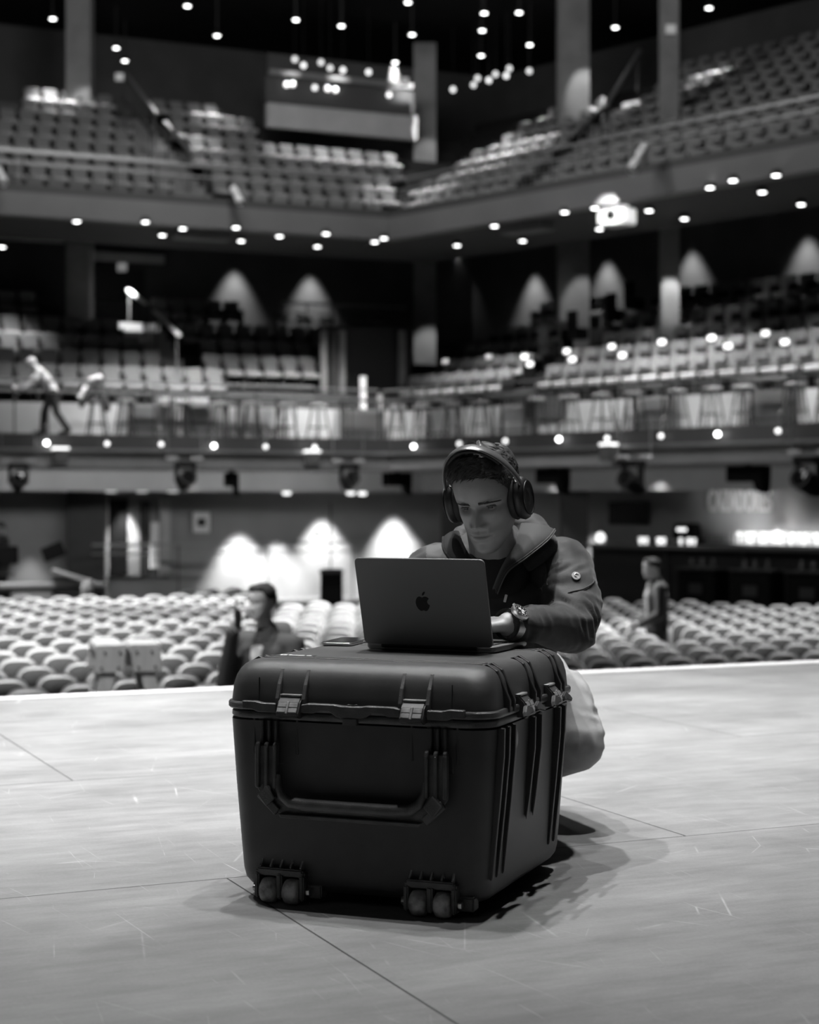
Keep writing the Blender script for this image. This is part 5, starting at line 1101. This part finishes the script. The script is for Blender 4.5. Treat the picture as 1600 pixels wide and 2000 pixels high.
# eyes, lids, brows
for s in (-1, 1):
    ex, ez = s*.0305, .1165; ey = surf_y(.0305, .1165)-.0062; R = Matrix.Rotation(-s*radians(7), 3, 'Z')
    gaze = Matrix.Rotation(radians(-9), 3, 'X') @ Matrix.Rotation(radians(0), 3, 'Z')
    e = MB(); e.lathe([(.0118*sin(pi*i/14), -.0118*cos(pi*i/14)) for i in range(15)], 22, (ex, ey, ez)); eo = headpart('eye', e, M['sclera'])
    ir = MB(); ir.lathe([(0, .0123), (.003, .0121), (.0058, .0110), (.0064, .0100), (0, .0095)], 20, (ex, ey, ez), gaze @ Matrix.Rotation(-pi/2, 3, 'X')); headpart('iris', ir, M['iris'], eo)
    for nm_, lo, hi, r in (('upper_eyelid', .0028, .02, .0131), ('lower_eyelid', -.02, -.0040, .0128)):
        l = MB(); n1, n2 = 20, 10; vs_ = []
        for i in range(n2+1):
            zz = lerp(max(lo, -r*.97), min(hi, r*.97), i/n2)
            for j in range(n1+1):
                a = lerp(-1.45, 1.45, j/n1); edge = (1-abs(a/1.45)**2.2); z2 = zz if nm_[0] == 'l' else zz
                cut = lo if nm_[0] == 'u' else hi
                z2 = lerp(-.0018, zz, edge) if (nm_[0] == 'u' and i < 3) or (nm_[0] == 'l' and i > n2-3) else zz
                rr_ = sqrt(max(r*r-z2*z2, 1e-8)); vs_.append(Vector((ex+rr_*sin(a), ey+rr_*cos(a), ez+z2)))
        l.add(vs_, [(i*(n1+1)+j, i*(n1+1)+j+1, (i+1)*(n1+1)+j+1, (i+1)*(n1+1)+j) for i in range(n2) for j in range(n1)]); headpart(nm_, l, M['skin'], eo)
    ln = MB(); ln.tube([(ex+.0131*sin(a), ey+.0131*cos(a)+.0004, ez+.0028-.0042*abs(a/1.3)**2.2) for a in [-1.3+2.6*i/12 for i in range(13)]], [.0005+.0010*sin(pi*i/12) for i in range(13)], 6); headpart('lash_line', ln, M['brow'], eo)
    br = MB()
    for i in range(150):
        t = random.random(); x = lerp(.010, .049, t); z = .1270+.0048*sin(pi*min(1, t*.8+.14))+random.gauss(0, .0017)*(1.1-t*.7)
        p = Vector((s*x, surf_y(x, z)+.0004, z)); x2 = x+.0065*(.6+.4*t); z2 = z+lerp(.004, -.0022, t); q = Vector((s*x2, surf_y(min(x2, .06), z2)+.0009, z2))
        br.tube([p, (p+q)/2+Vector((0, .0005, 0)), q], [.0005, .0006, .0002], 3)
    headpart('eyebrow', br, M['brow'])
    ea = MB(); el_ = [(.008*sin(a)*1.0, .017*cos(a)) for a in [2*pi*i/18 for i in range(18)]]
    ea.loft([[Vector((s*(.0685+dx), -.004+y*.95, .112+z)) for y, z in [(y_*sc_, z_*sc_) for y_, z_ in el_]] for dx, sc_ in ((-.004, .9), (.004, 1.), (.009, .98), (.010, .8), (.007, .6), (.004, .3))]); headpart('ear', ea, M['skin'])
# hair: a short textured crop
def hairline(th):
    a = abs(th); return interp([(0, .191), (.35, .191), (.75, .180), (1.05, .158), (1.25, .140), (1.6, .122), (1.9, .10), (2.4, .062), (pi, .050)], a)
hv, hf = [], []; NT, NZ = 110, 46; ths = [pi*(-1+2*i/NT) for i in range(NT)]
def hairpt(th, f):
    z0 = hairline(th); z = lerp(z0, .2358, f); p = head_point(th, z, False); q = head_point(th+.02, z, False)-head_point(th-.02, z, False); r = head_point(th, min(z+.003, .2359), False)-head_point(th, max(z-.003, .001), False)
    n = q.cross(r); n = n if n.length > 1e-9 else Vector((0, 0, 1)); n.normalize()
    if n.dot(p-Vector((0, 0, .12))) < 0: n = -n
    top = max(0, min(1, (p.z-.165)/.05)); n = (n+Vector((0, 0, .5*top))).normalized(); vol = .0012+.0145*top*min(1, f*3.2+.12)*(1-.55*min(1, max(0, (abs(th)-.6)/.8)))+.002*(1-top)*f
    return p, n, vol
for k in range(NZ+1):
    for th in ths:
        f = k/NZ; p, n, vol = hairpt(th, f); nn = noise.noise(p*85)*.004+noise.noise(p*36+Vector((3, 1, 2)))*.005
        hv.append(p+n*(vol+nn*min(1, f*6)*max(.2, min(1, (p.z-.15)/.05))))
hf = [(k*NT+j, k*NT+(j+1) % NT, (k+1)*NT+(j+1) % NT, (k+1)*NT+j) for k in range(NZ) for j in range(NT)]+[tuple(NZ*NT+j for j in range(NT))]
hm = MB(); hm.add(hv, hf); hairo = headpart('hair', hm, M['hair'], None, 180)
sm = MB()
for i in range(3400):
    th = random.gauss(0, .85) if i % 3 else random.uniform(-pi, pi); f = random.random()**.8
    if abs(th) > pi: continue
    p, n, vol = hairpt(th, f); top = max(0, min(1, (p.z-.165)/.045)); L = lerp(.004, .027, top)*random.uniform(.6, 1.2)
    d = Vector((.75+.7*noise.noise(p*24), .55+.5*noise.noise(p*19+Vector((5, 2, 1))), .05)) if top > .3 else Vector((0, .1, -.6))
    d = (d+Vector((random.gauss(0, .3), random.gauss(0, .3), random.gauss(0, .25)))); d = (d-n*d.dot(n)*.8).normalized(); s0 = p+n*(vol*.75)
    sm.tube([s0, s0+d*L*.4+n*L*.12, s0+d*L*.75+n*L*.10, s0+d*L-n*L*.04], [.0011, .0011, .0008, .0002], 3, cap=False)
headpart('hair_strands', sm, M['hair'], hairo)
# ---- clothes
R_ = lambda *a: rel(*a)
jk = [(R_(.13, 4.44, .36), R_(.125, 4.15, .575), .125, .115), (R_(.24, 4.46, .36), R_(.285, 4.19, .575), .115, .115), (R_(*shR), R_(*shL), .066, .068), (R_(.12, 4.14, .60), R_(.205, 4.135, .685), .11, .075), (R_(.29, 4.17, .60), R_(.205, 4.135, .685), .11, .075),
      (R_(.362, 4.148, .642), R_(.382, 4.05, .565), .078, .068), (R_(.382, 4.05, .565), R_(*elL), .068, .057), (R_(*elL), R_(.292, 3.872, .530), .055, .045), (R_(.292, 3.872, .530), R_(.228, 3.793, .532), .045, .036),
      (R_(*shR), R_(-.005, 4.075, .580), .072, .062), (R_(-.005, 4.075, .580), R_(*elR), .066, .056), (R_(*elR), R_(-.026, 3.955, .572), .054, .038), ('b', R_(.205, 4.09, .50), (.15, .10, .14))]
jme = blob(jk, .0065, 6)
jme.update()
wrinkle(jme, .014, 13, 5, [(R_(.365, 4.09, .60), .055, 1.), (R_(.33, 4.03, .60), .05, .9), (R_(.02, 4.06, .61), .08, .8)], (-.45, .2, .87), 2.4)
wrinkle(jme, .012, 15, 8, [(R_(.350, 3.965, .53), .055, 1.), (R_(.385, 3.985, .52), .05, .8), (R_(.255, 3.83, .535), .045, .6)], (.75, .55, .3), 2.4)
wrinkle(jme, .0045, 9, 2, None, (.3, .2, .9), 1.5)
jac = finish(jme, M['jacket'], 'jacket', man)
tee = blob([('b', R_(.195, 4.055, .625), (.085, .06, .075)), (R_(.195, 4.07, .655), R_(.195, 4.065, .662), .066, .062)], .006, 3); finish(tee, M['tee'], 'tshirt', man)
def path_strip(name, pts, r, m, parent, n=10, flat=None):
    cr = []; P_ = [Vector(p) for p in pts]
    for i in range(len(P_)-1):
        p0, p1, p2, p3 = P_[max(i-1, 0)], P_[i], P_[i+1], P_[min(i+2, len(P_)-1)]
        for k in range(8):
            t = k/8; cr.append(.5*((2*p1)+(p2-p0)*t+(2*p0-5*p1+4*p2-p3)*t*t+(3*p1-p0-3*p2+p3)*t**3))
    cr.append(P_[-1]); rs = [interp(list(zip([i*8 for i in range(len(r))], r)), i) for i in range(len(cr))] if isinstance(r, (list, tuple)) else r
    mb = MB(); mb.tube(cr, rs, n); return mb.build(name, M[m], parent, smooth=60)
# hood lying round the neck and the open collar with its zip
from mathutils.bvhtree import BVHTree
hood = blob([(R_(.275, 4.055, .665), R_(.315, 4.095, .700), .026, .036), (R_(.315, 4.095, .700), R_(.285, 4.17, .735), .036, .046), (R_(.285, 4.17, .735), R_(.205, 4.21, .745), .046, .050), (R_(.205, 4.21, .745), R_(.125, 4.16, .715), .046, .030), (R_(.125, 4.16, .715), R_(.100, 4.07, .680), .030, .016), (R_(.100, 4.07, .680), R_(.115, 4.03, .635), .016, .012)], .0055, 5)
wrinkle(hood, .0025, 18, 9, None, (.2, .5, .8)); ho_ = finish(hood, M['jacket'], 'hood', jac)
BV = BVHTree.FromPolygons([v.co for v in jme.vertices], [tuple(p.vertices) for p in jme.polygons])
def snap(pts, off=.001):
    out = []
    for p in pts:
        c, n, _, _ = BV.find_nearest(Vector(p)); out.append(c+n*off)
    return out
def sheet(name, A, B, m, parent, th=.0035, n=8):
    """a cloth flap between two edge paths"""
    def cr(P_):
        P_ = [Vector(p) for p in P_]; o_ = []
        for i in range(len(P_)-1):
            p0, p1, p2, p3 = P_[max(i-1, 0)], P_[i], P_[i+1], P_[min(i+2, len(P_)-1)]
            for k in range(6): t = k/6; o_.append(.5*((2*p1)+(p2-p0)*t+(2*p0-5*p1+4*p2-p3)*t*t+(3*p1-p0-3*p2+p3)*t**3))
        return o_+[P_[-1]]
    a_, b_ = cr(A), cr(B); up = []; dn = []
    for p, q in zip(a_, b_):
        row = [p.lerp(q, k/n)+Vector((0, -.010, .006))*sin(pi*k/n) for k in range(n+1)]; up.append(row)
    L = len(up); vs_ = [q for r in up for q in r]; k = n+1
    me = bpy.data.meshes.new(name); me.from_pydata(vs_, [], [(i*k+j_, i*k+j_+1, (i+1)*k+j_+1, (i+1)*k+j_) for i in range(L-1) for j_ in range(n)])
    o_ = obj('tmp', me); s_ = o_.modifiers.new('s', 'SOLIDIFY'); s_.thickness = th; s_.offset = 0; u_ = o_.modifiers.new('u', 'SUBSURF'); u_.levels = 1; m2 = eval_mesh(o_); return finish(m2, M[m], name, parent)
EDG = [R_(.340, 4.075, .738), R_(.318, 4.030, .715), R_(.268, 3.992, .678), R_(.222, 3.968, .645), R_(.198, 3.962, .595)]
sheet('lapel', EDG, [R_(.262, 4.10, .752), R_(.250, 4.055, .722), R_(.232, 4.030, .688), R_(.210, 4.005, .648), R_(.190, 3.990, .600)], 'jacket', jac)
path_strip('zip_edge', [p+Vector((.002, -.003, -.003)) for p in EDG], .0016, 'yoke', jac)
path_strip('collar_edge', EDG, .0028, 'jacket', jac)
EDL = [R_(.078, 4.030, .720), R_(.080, 3.990, .690), R_(.110, 3.970, .650), R_(.145, 3.960, .60)]
sheet('lapel', EDL, [R_(.115, 4.075, .735), R_(.125, 4.030, .705), R_(.145, 4.005, .665), R_(.165, 3.985, .61)], 'jacketin', jac); path_strip('collar_edge', EDL, .0035, 'jacketin', jac)
jme.materials.append(M['yoke'])               # paler panel set into the jacket's shoulder
pc = R_(.060, 4.03, .705)
for pg in jme.polygons:
    dq = pg.center-pc
    if abs(dq.x) < .022 and dq.z > -.06 and dq.y < .05: pg.material_index = 1
path_strip('sleeve_seam', snap([R_(.322, 4.085, .72), R_(.312, 4.060, .69), R_(.312, 4.045, .65), R_(.325, 4.035, .61)]), .0018, 'jacket', jac)
path_strip('sleeve_seam', snap([R_(.330, 4.0, .575), R_(.365, 3.98, .595), R_(.40, 3.99, .61), R_(.43, 4.01, .625), R_(.445, 4.04, .635)]), .0018, 'jacket', jac)
z = MB(); z.box((0, 0, 0), (.006, .0025, .018), Matrix.Rotation(.25, 3, 'Y')); zc_ = snap([R_(.222, 3.95, .598)], .004)[0]; z.v = [tuple(Vector(v)+zc_) for v in z.v]; z.build('zip_pull', M['label'], jac, bevel=.0008)
bq, bn, _, _ = BV.find_nearest(R_(.3975, 3.96, .668)); Rb = bn.to_track_quat('Z', 'Y').to_matrix(); bc = bq+bn*.0006
M['badge'] = mat('pale_badge', .45, .4)
bd = MB(); bd.lathe([(0, 0), (.0105, 0), (.0105, .0016), (.0098, .0022), (.0, .0022)], 22, bc, Rb); bado = bd.build('sleeve_badge', M['badge'], jac, smooth=40)
bd = MB(); bd.tube([bc+Rb @ Vector(((.0068-.0011*a)*cos(a), (.0072-.0011*a)*sin(a), .0024)) for a in [-.4+i*.38 for i in range(16)]], [.0006+.0013*sin(pi*i/15) for i in range(16)], 5); bd.prism([(.001, .004), (.0045, .009), (.006, .004)], .001, Matrix.Translation(bc) @ Rb.to_4x4() @ Matrix.Translation((0, 0, .0024)) @ Matrix.Rotation(pi/2, 4, 'X')); bd.build('badge_relief', M['alu'], bado)
tr = [('b', R_(.20, 4.50, .33), (.16, .15, .14)), (R_(*hipL), R_(*knL), .115, .074), (R_(*hipR), R_(*knR), .115, .074), (R_(*knL), R_(*anL), .074, .055), (R_(*knR), R_(*anR), .074, .055), (R_(.375, 4.36, .30), R_(.405, 4.28, .225), .09, .070)]
tme = blob(tr, .0075, 5); wrinkle(tme, .010, 13, 2, [(R_(.475, 4.28, .26), .055, 1.), (R_(.42, 4.38, .34), .06, .8)], (.45, 0, .9), 2.2); finish(tme, M['chino'], 'trousers', man)
for a, d in ((anL, toL), (anR, toR)):
    s1 = blob([(R_(a[0], a[1], .055), R_(d[0], d[1], .040), .050, .040)], .008, 2); finish(s1, M['shoe'], 'shoe', man)
# ---- things he wears
hp = bpy.data.objects.new('headphones', None); COL.objects.link(hp); hp.matrix_world = HX
tag(hp, 'black over-ear headphones on the head of the crouching man', 'headphones')
def ringpts(a0, a1, n, rx, rz, z0, y): return [Vector((rx*cos(a), y, z0+rz*sin(a))) for a in [lerp(a0, a1, i/n) for i in range(n+1)]]
def band(name, m, rx, rz, th, wd, a0, a1, y=.0, zc=.125, n=44, taper=.6):
    rings = []
    for i in range(n+1):
        a = lerp(a0, a1, i/n); c = Vector((rx*cos(a), y, zc+rz*sin(a))); nrm = Vector((cos(a)/rx, 0, sin(a)/rz)).normalized(); k = wd*(taper+(1-taper)*sin(a)**2 if sin(a) > 0 else taper)
        c.y += .42*max(0, c.z-.125)
        rings.append([c+nrm*(th*cos(b))+Vector((0, k*sin(b), 0)) for b in [2*pi*j/14 for j in range(14)]])
    mb = MB(); mb.loft(rings); return mb.build(name, m, hp, smooth=60)
M['hpblack'] = mat('headphone_black', .012, .5); M['hpband'] = mat('headband_satin', .10, .34, .15, spec=.9); M['hppad'] = mat('ear_pad', .010, .7)
band('headband', M['hpband'], .0935, .135, .0042, .0165, radians(8), radians(172), .008)
band('headband_pad', M['hppad'], .0865, .127, .006, .0145, radians(42), radians(138), .008)
for s in (-1, 1):
    Rc = Matrix.Rotation(s*pi/2, 3, 'Y') @ Matrix.Diagonal((1.22, .98, 1)).to_3x3()
    c = MB(); c.lathe([(0, .004), (.034, .004), (.040, .009), (.042, .018), (.039, .026), (.030, .030), (0, .031)], 30, (s*.0690, .004, .108), Rc); cup = c.build('ear_cup', M['hpblack'], hp, smooth=50)
    MB().lathe([(.020, -.010), (.030, -.012), (.039, -.008), (.0415, .0), (.039, .007), (.02, .006)], 30, (s*.0680, .004, .108), Rc).build('ear_cushion', M['hppad'], cup, smooth=60)
    MB().lathe([(.031, .0305), (.0335, .0305), (.0335, .0325), (.031, .0325), (.031, .0305)], 30, (s*.0690, .004, .108), Rc).build('cup_trim', M['hpblack'], cup, smooth=50)
    MB().tube([(s*.0835, .010, .145), (s*.0815, .012, .158), (s*.080, .013, .164)], [.0085, .0088, .006], 14).build('hinge_cap', M['silver'], cup, smooth=60)
    MB().tube([(s*.0925, .008, .135), (s*.097, .007, .118), (s*.0985, .006, .100)], [.006, .0075, .004], 10).build('yoke', M['hpblack'], hp, smooth=60)
fw = (Vector(wrL)-Vector(elL)).normalized(); wc = Vector(wrL)-fw*.006
upv = Vector((-.05, -.62, .78)); upv = (upv-fw*upv.dot(fw)).normalized(); sd = fw.cross(upv)
Rw = Matrix((sd, fw, upv)).transposed()
wt = thing('wristwatch', 'steel wristwatch with a round dial on the wrist beside the laptop', 'watch', wc, Rw.to_euler().copy() if False else 0); wt.rotation_euler = Rw.to_euler()
wt.scale = (1.04, 1.08, 1.02)
b = MB(); ring = [(.0335*cos(a), .0315*sin(a)) for a in [2*pi*i/32 for i in range(32)]]
b.loft([[Vector((x, y0, z)) for x, z in ring] for y0 in (-.011, -.009, .009, .011)], False, False); b.loft([[Vector((x*1.07, y0, z*1.07)) for x, z in ring] for y0 in (-.0105, 0, .0105)], False, False); b.build('strap', M['steel'], wt, smooth=60)
tl_ = Matrix.Rotation(radians(-16), 4, 'Y')
def WT(mb): mb.v = [tuple(tl_ @ Vector(q)) for q in mb.v]; return mb
cs = WT(MB().lathe([(0, .031), (.019, .031), (.0205, .034), (.0205, .040), (.019, .0425), (.0165, .043), (.0165, .0415), (0, .0415)], 32)).build('watch_case', M['silver'], wt, smooth=40)
WT(MB().lathe([(0, .0416), (.0163, .0416), (.0163, .0420), (0, .0420)], 28)).build('dial', M['hpblack'], cs)
d = MB()
for i in range(12): a = i*pi/6; d.box((.0133*cos(a), .0133*sin(a), .0423), (.0035, .0012, .0005), Matrix.Rotation(a, 3, 'Z'))
for cx, cy in ((-.006, 0), (.006, 0), (0, -.006)): d.lathe([(.0030, .0422), (.0036, .0422), (.0036, .0425), (.0030, .0425), (.0030, .0422)], 14, (cx, cy, 0))
d.bar((0, 0, .0428), (.006, .007, .0428), .0011, .0006); d.bar((0, 0, .0428), (-.009, .006, .0428), .0008, .0006); WT(d).build('dial_marks', M['label'], cs)
WT(MB().lathe([(0, 0), (.003, 0), (.003, .004), (0, .004)], 10, (.0205, 0, .037), Matrix.Rotation(pi/2, 3, 'Y'))).build('crown', M['silver'], cs)
